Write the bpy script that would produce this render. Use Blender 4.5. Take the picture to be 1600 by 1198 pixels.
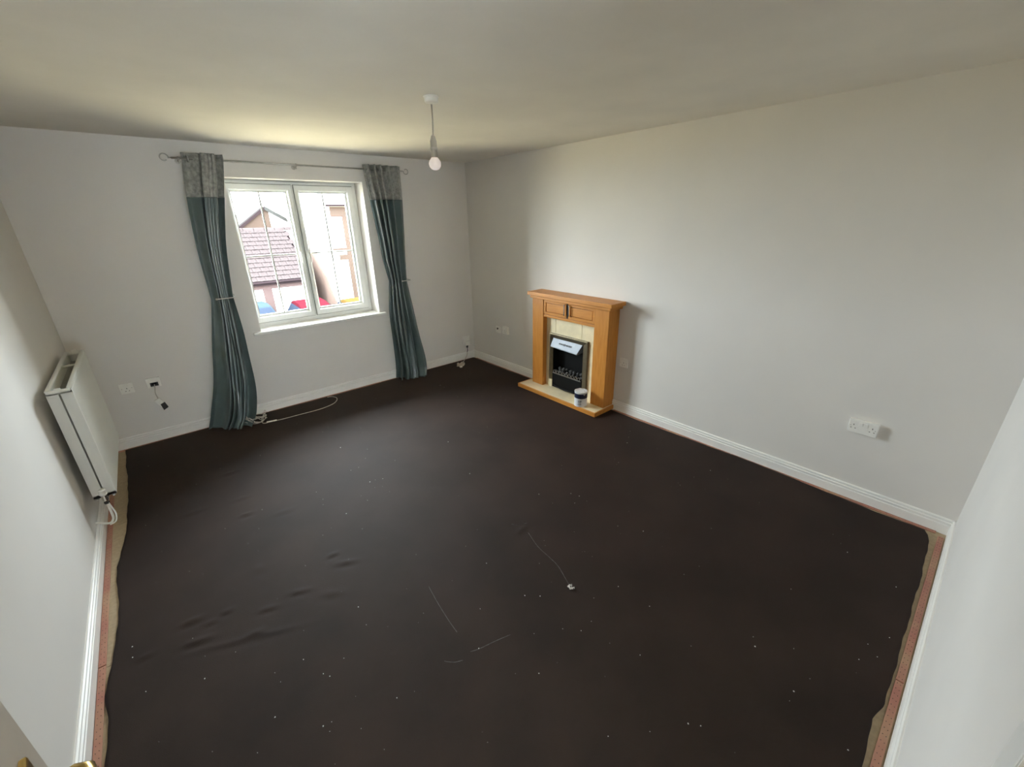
import bpy, bmesh, math, random
from mathutils import Vector, Matrix
import numpy as np

for o in list(bpy.data.objects):
    bpy.data.objects.remove(o)
scene = bpy.context.scene
COL = scene.collection
random.seed(7)
rng = np.random.RandomState(5)
PI = math.pi

# ------------------------------------------------------------------ camera, sky, sun, exposure
W, D, H = 3.80, 4.735, 2.40          # room width (x), depth (y), height (z)
YAW, PITCH, ROLL, FPX = 0.7053876, 0.3772825, -0.0192456, 651.27
CAM = Vector((0.5973, 0.1897, 1.7817))
fwd = Vector((math.sin(YAW) * math.cos(PITCH), math.cos(YAW) * math.cos(PITCH), -math.sin(PITCH)))
rt = Vector((math.cos(YAW), -math.sin(YAW), 0))
up = rt.cross(fwd)
r2 = rt * math.cos(ROLL) + up * math.sin(ROLL)
u2 = up * math.cos(ROLL) - rt * math.sin(ROLL)
cd = bpy.data.cameras.new('camera')
cam = bpy.data.objects.new('camera', cd)
COL.objects.link(cam)
cd.sensor_width = 36
cd.lens = FPX * 36 / 1600
cd.clip_start = 0.02
cd.clip_end = 300
m3 = Matrix((r2, u2, -fwd)).transposed()
cam.matrix_world = Matrix.Translation(CAM) @ m3.to_4x4()
scene.camera = cam

SKY = 57.0
wd = bpy.data.worlds.new('sky')
scene.world = wd
wd.use_nodes = True
bg = wd.node_tree.nodes['Background']
bg.inputs[0].default_value = (0.86, 0.945, 1.0, 1)
bg.inputs[1].default_value = SKY

sd = bpy.data.lights.new('sun', 'SUN')
sd.energy = 12.0
sd.angle = math.radians(3)
sd.color = (1.0, 0.93, 0.80)
sun = bpy.data.objects.new('sun', sd)
COL.objects.link(sun)
sun.rotation_euler = Vector((0.62, 0.28, -0.74)).to_track_quat('-Z', 'Y').to_euler()

pd = bpy.data.lights.new('window_portal', 'AREA')
pd.shape = 'RECTANGLE'
pd.size, pd.size_y = 1.26, 1.38
portal = bpy.data.objects.new('window_portal', pd)
COL.objects.link(portal)
portal.location = (1.90, D + 0.335, 1.475)
portal.rotation_euler = (-PI / 2, 0, 0)
pd.cycles.is_portal = True

scene.view_settings.view_transform = 'Standard'
scene.view_settings.look = 'None'
scene.view_settings.gamma = 1
scene.view_settings.use_curve_mapping = False
scene.view_settings.exposure = -0.05
scene.cycles.max_bounces = 16
scene.cycles.diffuse_bounces = 10
scene.cycles.transparent_max_bounces = 16
scene.cycles.use_denoising = True
scene.cycles.sample_clamp_indirect = 12

# ------------------------------------------------------------------ materials
def mat(name, col, rough=0.6, metal=0.0, var=0.0, vscale=8.0, bump=0.0, bscale=120.0, spec=0.5,
        stretch=(1, 1, 1), col2=None, emit=0.0, coat=0.0, sheen=0.0, detail=4.0):
    m = bpy.data.materials.new(name)
    m.use_nodes = True
    nt = m.node_tree
    b = nt.nodes['Principled BSDF']
    b.inputs['Base Color'].default_value = (*col, 1)
    b.inputs['Roughness'].default_value = rough
    b.inputs['Metallic'].default_value = metal
    b.inputs['Specular IOR Level'].default_value = spec
    b.inputs['Coat Weight'].default_value = coat
    b.inputs['Sheen Weight'].default_value = sheen
    if emit:
        b.inputs['Emission Color'].default_value = (*col, 1)
        b.inputs['Emission Strength'].default_value = emit
    tc = nt.nodes.new('ShaderNodeTexCoord')
    mp = nt.nodes.new('ShaderNodeMapping')
    mp.inputs['Scale'].default_value = stretch
    nt.links.new(tc.outputs['Object'], mp.inputs['Vector'])
    if var or col2:
        n = nt.nodes.new('ShaderNodeTexNoise')
        n.inputs['Scale'].default_value = vscale
        n.inputs['Detail'].default_value = detail
        nt.links.new(mp.outputs[0], n.inputs['Vector'])
        r = nt.nodes.new('ShaderNodeValToRGB')
        c2 = col2 or tuple(min(1, c * (1 + var)) for c in col)
        c1 = col if col2 else tuple(c * (1 - var) for c in col)
        r.color_ramp.elements[0].position = 0.35
        r.color_ramp.elements[1].position = 0.65
        r.color_ramp.elements[0].color = (*c1, 1)
        r.color_ramp.elements[1].color = (*c2, 1)
        nt.links.new(n.outputs['Fac'], r.inputs[0])
        nt.links.new(r.outputs[0], b.inputs['Base Color'])
    if bump:
        n2 = nt.nodes.new('ShaderNodeTexNoise')
        n2.inputs['Scale'].default_value = bscale
        n2.inputs['Detail'].default_value = 3
        nt.links.new(mp.outputs[0], n2.inputs['Vector'])
        bp = nt.nodes.new('ShaderNodeBump')
        bp.inputs['Strength'].default_value = bump
        bp.inputs['Distance'].default_value = 0.004
        nt.links.new(n2.outputs['Fac'], bp.inputs['Height'])
        nt.links.new(bp.outputs[0], b.inputs['Normal'])
    return m

def brick_mat(name, c1, c2, mortar, scale=1.0, axis='xz'):
    m = bpy.data.materials.new(name)
    m.use_nodes = True
    nt = m.node_tree
    b = nt.nodes['Principled BSDF']
    b.inputs['Roughness'].default_value = 0.9
    b.inputs['Specular IOR Level'].default_value = 0.0
    tc = nt.nodes.new('ShaderNodeTexCoord')
    sep = nt.nodes.new('ShaderNodeSeparateXYZ')
    cmb = nt.nodes.new('ShaderNodeCombineXYZ')
    add = nt.nodes.new('ShaderNodeMath')
    nt.links.new(tc.outputs['Object'], sep.inputs[0])
    nt.links.new(sep.outputs[0], add.inputs[0])
    nt.links.new(sep.outputs[1], add.inputs[1])
    nt.links.new(add.outputs[0], cmb.inputs[0])
    nt.links.new(sep.outputs[2], cmb.inputs[1])
    br = nt.nodes.new('ShaderNodeTexBrick')
    br.inputs['Scale'].default_value = scale
    br.inputs['Brick Width'].default_value = 0.225
    br.inputs['Row Height'].default_value = 0.075
    br.inputs['Mortar Size'].default_value = 0.010
    br.inputs['Color1'].default_value = (*c1, 1)
    br.inputs['Color2'].default_value = (*c2, 1)
    br.inputs['Mortar'].default_value = (*mortar, 1)
    nt.links.new(cmb.outputs[0], br.inputs['Vector'])
    nt.links.new(br.outputs['Color'], b.inputs['Base Color'])
    return m

def glass_mat(name):
    m = bpy.data.materials.new(name)
    m.use_nodes = True
    nt = m.node_tree
    nt.nodes.remove(nt.nodes['Principled BSDF'])
    out = nt.nodes['Material Output']
    t = nt.nodes.new('ShaderNodeBsdfTransparent')
    t.inputs[0].default_value = (0.97, 0.98, 0.975, 1)
    g = nt.nodes.new('ShaderNodeBsdfGlossy')
    g.inputs['Roughness'].default_value = 0.02
    f = nt.nodes.new('ShaderNodeFresnel')
    f.inputs['IOR'].default_value = 1.25
    mx = nt.nodes.new('ShaderNodeMixShader')
    nt.links.new(f.outputs[0], mx.inputs[0])
    nt.links.new(t.outputs[0], mx.inputs[1])
    nt.links.new(g.outputs[0], mx.inputs[2])
    nt.links.new(mx.outputs[0], out.inputs['Surface'])
    return m

M = {}
M['wall'] = mat('wall_paint', (0.775, 0.750, 0.717), 0.75, var=0.02, vscale=1.5, bump=0.06, bscale=160, spec=0.25)
M['ceiling'] = mat('ceiling_paint', (0.80, 0.765, 0.705), 0.8, var=0.03, vscale=2.2, bump=0.08, bscale=90, spec=0.2)
M['gloss'] = mat('white_gloss_paint', (0.90, 0.89, 0.86), 0.4, var=0.02, vscale=6, spec=0.5)
M['upvc'] = mat('white_upvc', (0.84, 0.85, 0.83), 0.28, var=0.01, vscale=3)
M['rubber'] = mat('grey_gasket', (0.20, 0.21, 0.19), 0.6, var=0.05)
M['bar'] = mat('glazing_bar_white', (0.62, 0.62, 0.60), 0.45, var=0.02)
M['glass'] = glass_mat('window_glass')
M['plastic'] = mat('white_plastic', (0.90, 0.885, 0.84), 0.35, var=0.02, vscale=20)
M['dark'] = mat('dark_plastic', (0.03, 0.03, 0.03), 0.5, var=0.1)
M['slot'] = mat('socket_slot', (0.06, 0.055, 0.05), 0.7, var=0.1)
M['door'] = mat('door_paint', (0.62, 0.57, 0.51), 0.5, var=0.02, vscale=3, bump=0.05, bscale=60)
M['brass'] = mat('brass', (0.60, 0.43, 0.16), 0.28, metal=1.0, var=0.1, vscale=14)
M['rad'] = mat('radiator_enamel', (0.80, 0.80, 0.75), 0.35, var=0.015, vscale=4)
M['radin'] = mat('radiator_inside', (0.55, 0.54, 0.48), 0.55, var=0.06, vscale=12)
M['chrome'] = mat('chrome', (0.75, 0.75, 0.74), 0.2, metal=1.0, var=0.04, vscale=20)
M['steel'] = mat('brushed_steel', (0.50, 0.49, 0.46), 0.35, metal=1.0, var=0.08, vscale=30)
M['chip'] = mat('chipboard', (0.43, 0.335, 0.215), 0.85, var=0.07, vscale=60, bump=0.03, bscale=200)
M['rod'] = mat('gripper_wood', (0.40, 0.155, 0.12), 0.75, col2=(0.44, 0.26, 0.165), vscale=5, stretch=(1, 1, 1), bump=0.15, bscale=90)
M['pin'] = mat('steel_pin', (0.10, 0.08, 0.07), 0.5, metal=0.5, var=0.1)
M['white_scrap'] = mat('white_scrap', (0.72, 0.70, 0.66), 0.85, var=0.1, vscale=40)
M['wood'] = mat('oak_veneer', (0.50, 0.195, 0.030), 0.42, col2=(0.58, 0.245, 0.045), vscale=7, stretch=(9, 9, 1.0), bump=0.04, bscale=40, spec=0.4)
M['woodh'] = mat('oak_veneer_horizontal', (0.50, 0.195, 0.030), 0.42, col2=(0.58, 0.245, 0.045), vscale=7, stretch=(9, 1.0, 9), bump=0.04, bscale=40, spec=0.4)
M['marble'] = mat('cream_marble', (0.82, 0.72, 0.49), 0.25, var=0.07, vscale=9, spec=0.5)
M['pewter'] = mat('antique_brass_trim', (0.20, 0.165, 0.105), 0.45, metal=0.85, var=0.08, vscale=20)
M['black'] = mat('black_enamel', (0.006, 0.006, 0.006), 0.6, var=0.2, spec=0.15)
M['hood'] = mat('polished_hood', (0.30, 0.33, 0.37), 0.45, metal=0.1, var=0.06, vscale=18)
M['coal'] = mat('coal', (0.075, 0.073, 0.070), 0.6, var=0.7, vscale=40, bump=0.4, bscale=60)
M['navy'] = mat('navy_label', (0.012, 0.016, 0.045), 0.4, var=0.1)
M['tin'] = mat('tin_white_label', (0.72, 0.73, 0.74), 0.4, var=0.03)
M['bulb'] = mat('opal_bulb', (0.92, 0.80, 0.74), 0.35, var=0.01, emit=0.28)
M['holder'] = mat('grey_lampholder', (0.42, 0.39, 0.33), 0.4, var=0.05, vscale=30)
M['cord'] = mat('grey_flex', (0.50, 0.47, 0.42), 0.5, var=0.03)
M['cable'] = mat('white_flex', (0.60, 0.54, 0.47), 0.5, var=0.05, vscale=40)
M['header'] = mat('silver_brocade', (0.19, 0.195, 0.182), 0.40, col2=(0.36, 0.36, 0.335), vscale=34, spec=0.5, sheen=0.2, detail=6, bump=0.25, bscale=120)
M['teal'] = mat('teal_satin', (0.076, 0.112, 0.111), 0.27, var=0.08, vscale=9, spec=1.0, sheen=0.25, bump=0.10, bscale=26)
M['tar'] = mat('paving', (0.36, 0.30, 0.185), 0.95, var=0.08, vscale=1.5, spec=0)
M['tile'] = mat('roof_tile', (0.0255, 0.0205, 0.0205), 0.9, var=0.14, vscale=1.1, spec=0)
M['fascia'] = mat('fascia_board', (0.012, 0.0085, 0.0095), 0.8, var=0.05, spec=0)
M['greyboard'] = mat('grey_board', (0.020, 0.020, 0.0195), 0.9, var=0.05, spec=0)
M['render'] = mat('white_render', (0.60, 0.59, 0.56), 0.9, var=0.03, spec=0)
M['paleroof'] = mat('pale_roof', (0.030, 0.028, 0.0275), 0.9, var=0.05, spec=0)
M['brick'] = brick_mat('red_brick', (0.0420, 0.0265, 0.0250), (0.0370, 0.0225, 0.0215), (0.050, 0.040, 0.038))
M['brick_lit'] = brick_mat('brightened_pink_brick', (0.066, 0.046, 0.039), (0.058, 0.038, 0.032), (0.075, 0.060, 0.052))  # lighter brick copy, brightened to offset the shade on the lean-to side
M['brick2'] = brick_mat('orange_brick', (0.0330, 0.0230, 0.0185), (0.0300, 0.0190, 0.0150), (0.038, 0.031, 0.027))
M['carblue'] = mat('blue_car_paint', (0.013, 0.019, 0.025), 0.6, var=0.02, spec=0)
M['carred'] = mat('red_car_paint', (0.024, 0.0035, 0.0055), 0.6, var=0.02, spec=0)
M['caryel'] = mat('orange_car_paint', (0.030, 0.0185, 0.006), 0.6, var=0.02, spec=0)
M['carglass'] = mat('car_glass', (0.010, 0.013, 0.020), 0.5, var=0.05, spec=0)
M['tyre'] = mat('tyre', (0.004, 0.004, 0.004), 0.8, var=0.1, spec=0)

# carpet: dark brown pile with chalky scuffs
def carpet_mat():
    m = mat('brown_carpet', (0.0285, 0.0165, 0.0122), 0.70, var=0.20, vscale=2.3, spec=0.20, bump=0.35, bscale=420)
    return m
M['carpet'] = carpet_mat()
M['chalk'] = mat('chalky_scuff', (0.085, 0.076, 0.070), 0.9, var=0.3, vscale=60)

# ------------------------------------------------------------------ mesh helpers
ORG = {}
def link(o, parent=None):
    COL.objects.link(o)
    if parent is not None:
        o.parent = parent
    return o

def tag(o, label=None, cat=None, group=None, kind=None):
    if label: o['label'] = label
    if cat: o['category'] = cat
    if group: o['group'] = group
    if kind: o['kind'] = kind
    return o

def thing(name, loc, label, cat, group=None, kind=None):
    o = bpy.data.objects.new(name, None)
    o.empty_display_size = 0.05
    o.location = loc
    link(o)
    ORG[o.name] = Vector(loc)
    return tag(o, label, cat, group, kind)

def mk(name, bm, m, parent=None, bevel=0.0, smooth=False, origin=None, seg=2, recalc=True):
    if bevel:
        bmesh.ops.remove_doubles(bm, verts=bm.verts, dist=1e-6)
        es = [e for e in bm.edges if len(e.link_faces) == 2 and e.calc_face_angle(0) > 0.6]
        if es:
            bmesh.ops.bevel(bm, geom=es, offset=bevel, segments=seg, affect='EDGES', profile=0.5, clamp_overlap=True)
    if recalc:
        bmesh.ops.recalc_face_normals(bm, faces=bm.faces)
    if parent is not None:
        org = ORG[parent.name]
    elif origin is not None:
        org = Vector(origin)
    else:
        xs = [v.co for v in bm.verts]
        lo = Vector((min(c.x for c in xs), min(c.y for c in xs), min(c.z for c in xs)))
        hi = Vector((max(c.x for c in xs), max(c.y for c in xs), max(c.z for c in xs)))
        org = Vector(((lo.x + hi.x) / 2, (lo.y + hi.y) / 2, lo.z))
    bmesh.ops.translate(bm, verts=bm.verts, vec=-org)
    me = bpy.data.meshes.new(name)
    bm.to_mesh(me)
    bm.free()
    if isinstance(m, str): m = M[m]
    me.materials.append(m)
    if smooth:
        for p in me.polygons: p.use_smooth = True
    o = bpy.data.objects.new(name, me)
    if parent is None:
        o.location = org
    link(o, parent)
    ORG[o.name] = org
    return o

def NB(): return bmesh.new()

def box(bm, x0, x1, y0, y1, z0, z1):
    vs = [bm.verts.new(c) for c in ((x0, y0, z0), (x1, y0, z0), (x1, y1, z0), (x0, y1, z0),
                                    (x0, y0, z1), (x1, y0, z1), (x1, y1, z1), (x0, y1, z1))]
    for f in ((0, 3, 2, 1), (4, 5, 6, 7), (0, 1, 5, 4), (1, 2, 6, 5), (2, 3, 7, 6), (3, 0, 4, 7)):
        bm.faces.new([vs[i] for i in f])
    return bm

def B(*a):
    return box(NB(), *a)

def prism(bm, poly, f0, f1):
    """poly: list of 2D pts; f0/f1 map a 2D pt to 3D at either end"""
    a = [bm.verts.new(f0(p)) for p in poly]
    b = [bm.verts.new(f1(p)) for p in poly]
    n = len(poly)
    bm.faces.new(a[::-1]); bm.faces.new(b)
    for i in range(n):
        bm.faces.new((a[i], a[(i + 1) % n], b[(i + 1) % n], b[i]))
    return bm

def tube(bm, pts, r, n=8, cap=True, radii=None):
    pts = [Vector(p) for p in pts]
    k = len(pts)
    tang = []
    for i in range(k):
        t = pts[min(i + 1, k - 1)] - pts[max(i - 1, 0)]
        tang.append(t.normalized() if t.length > 1e-9 else Vector((0, 0, 1)))
    a = Vector((0, 0, 1)) if abs(tang[0].z) < 0.9 else Vector((1, 0, 0))
    nrm = tang[0].cross(a).normalized()
    rings = []
    for i in range(k):
        nrm = (nrm - tang[i] * nrm.dot(tang[i]))
        nrm = nrm.normalized() if nrm.length > 1e-6 else tang[i].orthogonal().normalized()
        bn = tang[i].cross(nrm)
        rr = radii[i] if radii else r
        rings.append([bm.verts.new(pts[i] + (nrm * math.cos(2 * PI * j / n) + bn * math.sin(2 * PI * j / n)) * rr) for j in range(n)])
    for i in range(k - 1):
        for j in range(n):
            bm.faces.new((rings[i][j], rings[i][(j + 1) % n], rings[i + 1][(j + 1) % n], rings[i + 1][j]))
    if cap:
        bm.faces.new(rings[0][::-1]); bm.faces.new(rings[-1])
    return bm

def lathe(bm, prof, c, axis='z', n=24):
    """prof: list of (r, h)"""
    c = Vector(c)
    def P(r, h, a):
        ca, sa = r * math.cos(a), r * math.sin(a)
        if axis == 'z': return c + Vector((ca, sa, h))
        if axis == 'y': return c + Vector((ca, h, sa))
        return c + Vector((h, ca, sa))
    rings = []
    for r, h in prof:
        if r < 1e-6:
            rings.append([bm.verts.new(P(0, h, 0))])
        else:
            rings.append([bm.verts.new(P(r, h, 2 * PI * j / n)) for j in range(n)])
    for i in range(len(rings) - 1):
        a, b = rings[i], rings[i + 1]
        for j in range(n):
            j2 = (j + 1) % n
            if len(a) == 1 and len(b) == 1: continue
            if len(a) == 1: bm.faces.new((a[0], b[j], b[j2]))
            elif len(b) == 1: bm.faces.new((a[j], a[j2], b[0]))
            else: bm.faces.new((a[j], a[j2], b[j2], b[j]))
    if len(rings[0]) > 1: bm.faces.new(rings[0][::-1])
    if len(rings[-1]) > 1: bm.faces.new(rings[-1])
    return bm

def torus(bm, c, R, r, axis='y', n=18, m=7):
    c = Vector(c)
    vs = []
    for i in range(n):
        a = 2 * PI * i / n
        row = []
        for j in range(m):
            b = 2 * PI * j / m
            rad = R + r * math.cos(b)
            h = r * math.sin(b)
            if axis == 'y': p = Vector((rad * math.cos(a), h, rad * math.sin(a)))
            elif axis == 'x': p = Vector((h, rad * math.cos(a), rad * math.sin(a)))
            else: p = Vector((rad * math.cos(a), rad * math.sin(a), h))
            row.append(bm.verts.new(c + p))
        vs.append(row)
    for i in range(n):
        for j in range(m):
            bm.faces.new((vs[i][j], vs[(i + 1) % n][j], vs[(i + 1) % n][(j + 1) % m], vs[i][(j + 1) % m]))
    return bm

def spline(pts, n=8, closed=False):
    pts = [Vector(p) for p in pts]
    out = []
    k = len(pts)
    for i in range(k - 1):
        p0, p1, p2, p3 = pts[max(i - 1, 0)], pts[i], pts[i + 1], pts[min(i + 2, k - 1)]
        for s in range(n):
            t = s / n
            out.append(0.5 * ((2 * p1) + (p2 - p0) * t + (2 * p0 - 5 * p1 + 4 * p2 - p3) * t * t + (3 * p1 - p0 - 3 * p2 + p3) * t ** 3))
    out.append(pts[-1])
    return out

def structure(name, bm, m, **k):
    return tag(mk(name, bm, m, **k), kind='structure')

# ------------------------------------------------------------------ room shell
OX0, OX1, OZ0, OZ1 = 1.315, 2.515, 0.800, 2.150      # window opening in the inner leaf
FX0 = 1.285                                         # frame runs behind the plaster on the left
bm = NB()
for (x0, x1, z0, z1) in ((-0.1, OX0, 0, H), (OX1, W + 0.1, 0, H), (OX0, OX1, 0, OZ0), (OX0, OX1, OZ1, H)):
    box(bm, x0, x1, D, D + 0.20, z0, z1)
wb = structure('wall_back', bm, 'wall', origin=(W / 2, D, 0))
bm = NB()
for (x0, x1, z0, z1) in ((-0.1, FX0, -3.0, H + 0.4), (OX1, W + 0.1, -3.0, H + 0.4), (FX0, OX1, -3.0, OZ0), (FX0, OX1, OZ1, H + 0.4)):
    box(bm, x0, x1, D + 0.20, D + 0.33, z0, z1)
structure('wall_outer', bm, 'brick', origin=(W / 2, D + 0.2, -3))
structure('wall_left', B(-0.1, 0, -0.1, D, 0, H), 'wall')
structure('wall_right', B(W, W + 0.1, -0.1, D, 0, H), 'wall')
DX0, DX1, DZ = 0.42, 1.275, 2.03                    # doorway in the near wall
bm = NB()
for (x0, x1, z0, z1) in ((0, DX0 - 0.03, 0, H), (DX1 + 0.03, W, 0, H), (DX0 - 0.03, DX1 + 0.03, DZ + 0.03, H)):
    box(bm, x0, x1, -0.1, 0, z0, z1)
structure('wall_near', bm, 'wall', origin=(W / 2, -0.05, 0))
HB = -3.1                                           # far end of the hall behind the camera
structure('ceiling', B(-1.2, W + 0.1, HB - 0.1, D + 0.2, H, H + 0.12), 'ceiling')
# hall beyond the doorway, with an unseen window added to light the back wall
structure('wall_hall_left', B(-1.2, -1.1, HB - 0.1, 0, 0, H), 'wall')
structure('wall_hall_near', B(-1.1, -0.1, -0.1, 0, 0, H), 'wall')
structure('wall_hall_right', B(1.7, 1.8, HB - 0.1, -0.1, 0, H), 'wall')
hx0, hx1, hz0, hz1 = -0.95, 1.25, 0.50, 1.16
bm = NB()
for (x0, x1, z0, z1) in ((-1.1, hx0, 0, H), (hx1, 1.7, 0, H), (hx0, hx1, 0, hz0), (hx0, hx1, hz1, H)):
    box(bm, x0, x1, HB - 0.1, HB, z0, z1)
structure('wall_hall_end', bm, 'wall', origin=(0.15, HB - .05, 0))
hw_ = thing('fill_window', (0.15, HB - .05, hz0), 'added white framed window at the end of the hall, lighting the back wall', None, kind='structure')
bm = NB()
for (x0, x1, z0, z1) in ((hx0, hx0 + .03, hz0, hz1), (hx1 - .03, hx1, hz0, hz1), (hx0 + .03, hx1 - .03, hz0, hz0 + .03), (hx0 + .03, hx1 - .03, hz1 - .03, hz1)):
    box(bm, x0, x1, HB - .09, HB - .04, z0, z1)
mk('frame', bm, 'upvc', hw_)
mk('pane', B(hx0 + .03, hx1 - .03, HB - .067, HB - .063, hz0 + .03, hz1 - .03), 'glass', hw_)
# sub-floor of chipboard panels
fl = structure('floor', B(-1.2, W + 0.1, HB - 0.1, D + 0.2, -0.12, -0.018), 'chip')
y = -3.09
row = 0
while y < D - 0.01:
    y1 = min(y + 0.598, D)
    cuts = [0, 1.3, W] if row % 2 else [0, 2.4, W]
    if y < -0.1: cuts = [-1.1] + cuts
    for a, b in zip(cuts[:-1], cuts[1:]):
        mk('floor_panel', B(a + 0.001, b - 0.001, y + 0.001, y1 - 0.001, -0.018, 0.0), 'chip', fl)
    y = y1
    row += 1

# skirting boards
SK = [(0, 0), (.016, 0), (.016, .060), (.0105, .063), (.0105, .069), (.0155, .072), (.0155, .080), (.0095, .084), (.0095, .089), (.0125, .092), (.0115, .098), (.006, .102), (0, .102)]
def skirting(bm, a, b, inward):
    a, b, n = Vector(a), Vector(b), Vector(inward)
    prism(bm, SK, lambda p: a + n * p[0] + Vector((0, 0, p[1])), lambda p: b + n * p[0] + Vector((0, 0, p[1])))
bm = NB(); skirting(bm, (0, D, 0), (W, D, 0), (0, -1, 0)); structure('baseboard_back', bm, 'gloss')
bm = NB(); skirting(bm, (0, 0.0, 0), (0, D, 0), (1, 0, 0)); structure('baseboard_left', bm, 'gloss')
bm = NB(); skirting(bm, (W, 0, 0), (W, 2.425, 0), (-1, 0, 0)); skirting(bm, (W, 3.395, 0), (W, D, 0), (-1, 0, 0)); structure('baseboard_right', bm, 'gloss')
bm = NB(); skirting(bm, (1.345, 0, 0), (W, 0, 0), (0, 1, 0)); structure('baseboard_near', bm, 'gloss')

# doorway lining and architrave
bm = NB()
box(bm, DX0 - 0.03, DX0, -0.1, 0.0, 0, DZ); box(bm, DX1, DX1 + 0.03, -0.1, 0.0, 0, DZ)
box(bm, DX0 - 0.03, DX1 + 0.03, -0.1, 0.0, DZ, DZ + 0.03)
structure('trim_1', bm, 'gloss')
bm = NB()
box(bm, DX1 + 0.005, DX1 + 0.07, 0.0, 0.016, 0, DZ + 0.07)
box(bm, DX0 - 0.07, DX0 - 0.005, 0.0, 0.016, 0, DZ + 0.07)
box(bm, DX0 - 0.005, DX1 + 0.005, 0.0, 0.016, DZ + 0.005, DZ + 0.07)
structure('trim_2', bm, 'gloss', bevel=0.004)

# open door with brass lever handle
hx, hy = 0.42, 0.022
ex, ey = 0.312, 0.909
dv = Vector((ex - hx, ey - hy, 0)); LD = dv.length; dv.normalize()
nv = Vector((dv.y, -dv.x, 0))
def dpt(s, o, z): return Vector((hx, hy, 0)) + dv * s + nv * o + Vector((0, 0, z))
def dbox(bm, s0, s1, o0, o1, z0, z1):
    poly = [(s0, o0), (s1, o0), (s1, o1), (s0, o1)]
    return prism(bm, poly, lambda p: dpt(p[0], p[1], z0), lambda p: dpt(p[0], p[1], z1))
dr = thing('door_1', (hx, hy, 0.012), 'beige painted door standing open with a brass lever handle', None, kind='structure')
mk('door_leaf', dbox(NB(), 0.0, LD, -0.04, 0, 0.012, DZ - 0.01), 'door', dr, bevel=0.002)
hd = mk('door_handle', dbox(NB(), 0.770, 0.828, 0.0005, 0.009, 0.975, 1.156), 'brass', dr, bevel=0.003)
tag(hd, 'brass lever handle on a long back plate')
bm = NB()
tube(bm, [dpt(0.806, 0.008, 1.100), dpt(0.806, 0.024, 1.102), dpt(0.805, 0.036, 1.104), dpt(0.798, 0.046, 1.104), dpt(0.775, 0.050, 1.102), dpt(0.735, 0.050, 1.096), dpt(0.71, 0.047, 1.088)],
     0.009, 12, radii=[.014, .0115, .0115, .0115, .0105, .0095, .0085])
mk('lever', bm, 'brass', hd, smooth=True)
for z in (0.992, 1.140):
    q = dpt(0.797, 0.009, z)
    mk('screw', tube(NB(), [q, q + nv * 0.0015], 0.004, 10), 'steel', hd)

# ------------------------------------------------------------------ window
win = thing('window_1', (1.90, D + 0.22, OZ0), 'white plastic casement window with slim glazing bars', None, kind='structure')
fy0, fy1 = D + 0.200, D + 0.265
bm = NB()
fx0, fx1, fz0, fz1 = FX0, OX1, 0.812, OZ1
ft = 0.052
box(bm, fx0, fx0 + ft, fy0, fy1, fz0, fz1); box(bm, fx1 - ft, fx1, fy0, fy1, fz0, fz1)
box(bm, fx0 + ft, fx1 - ft, fy0, fy1, fz0, fz0 + ft); box(bm, fx0 + ft, fx1 - ft, fy0, fy1, fz1 - 0.040, fz1)
mx0, mx1 = 1.874, 1.912
box(bm, mx0, mx1, fy0 + 0.004, fy1, fz0 + ft, fz1 - 0.040)
mk('frame', bm, 'upvc', win, bevel=0.004)
mk('window_sill', B(1.245, 2.585, D - 0.035, D + 0.2, 0.788, 0.813), 'gloss', win, bevel=0.006)
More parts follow.
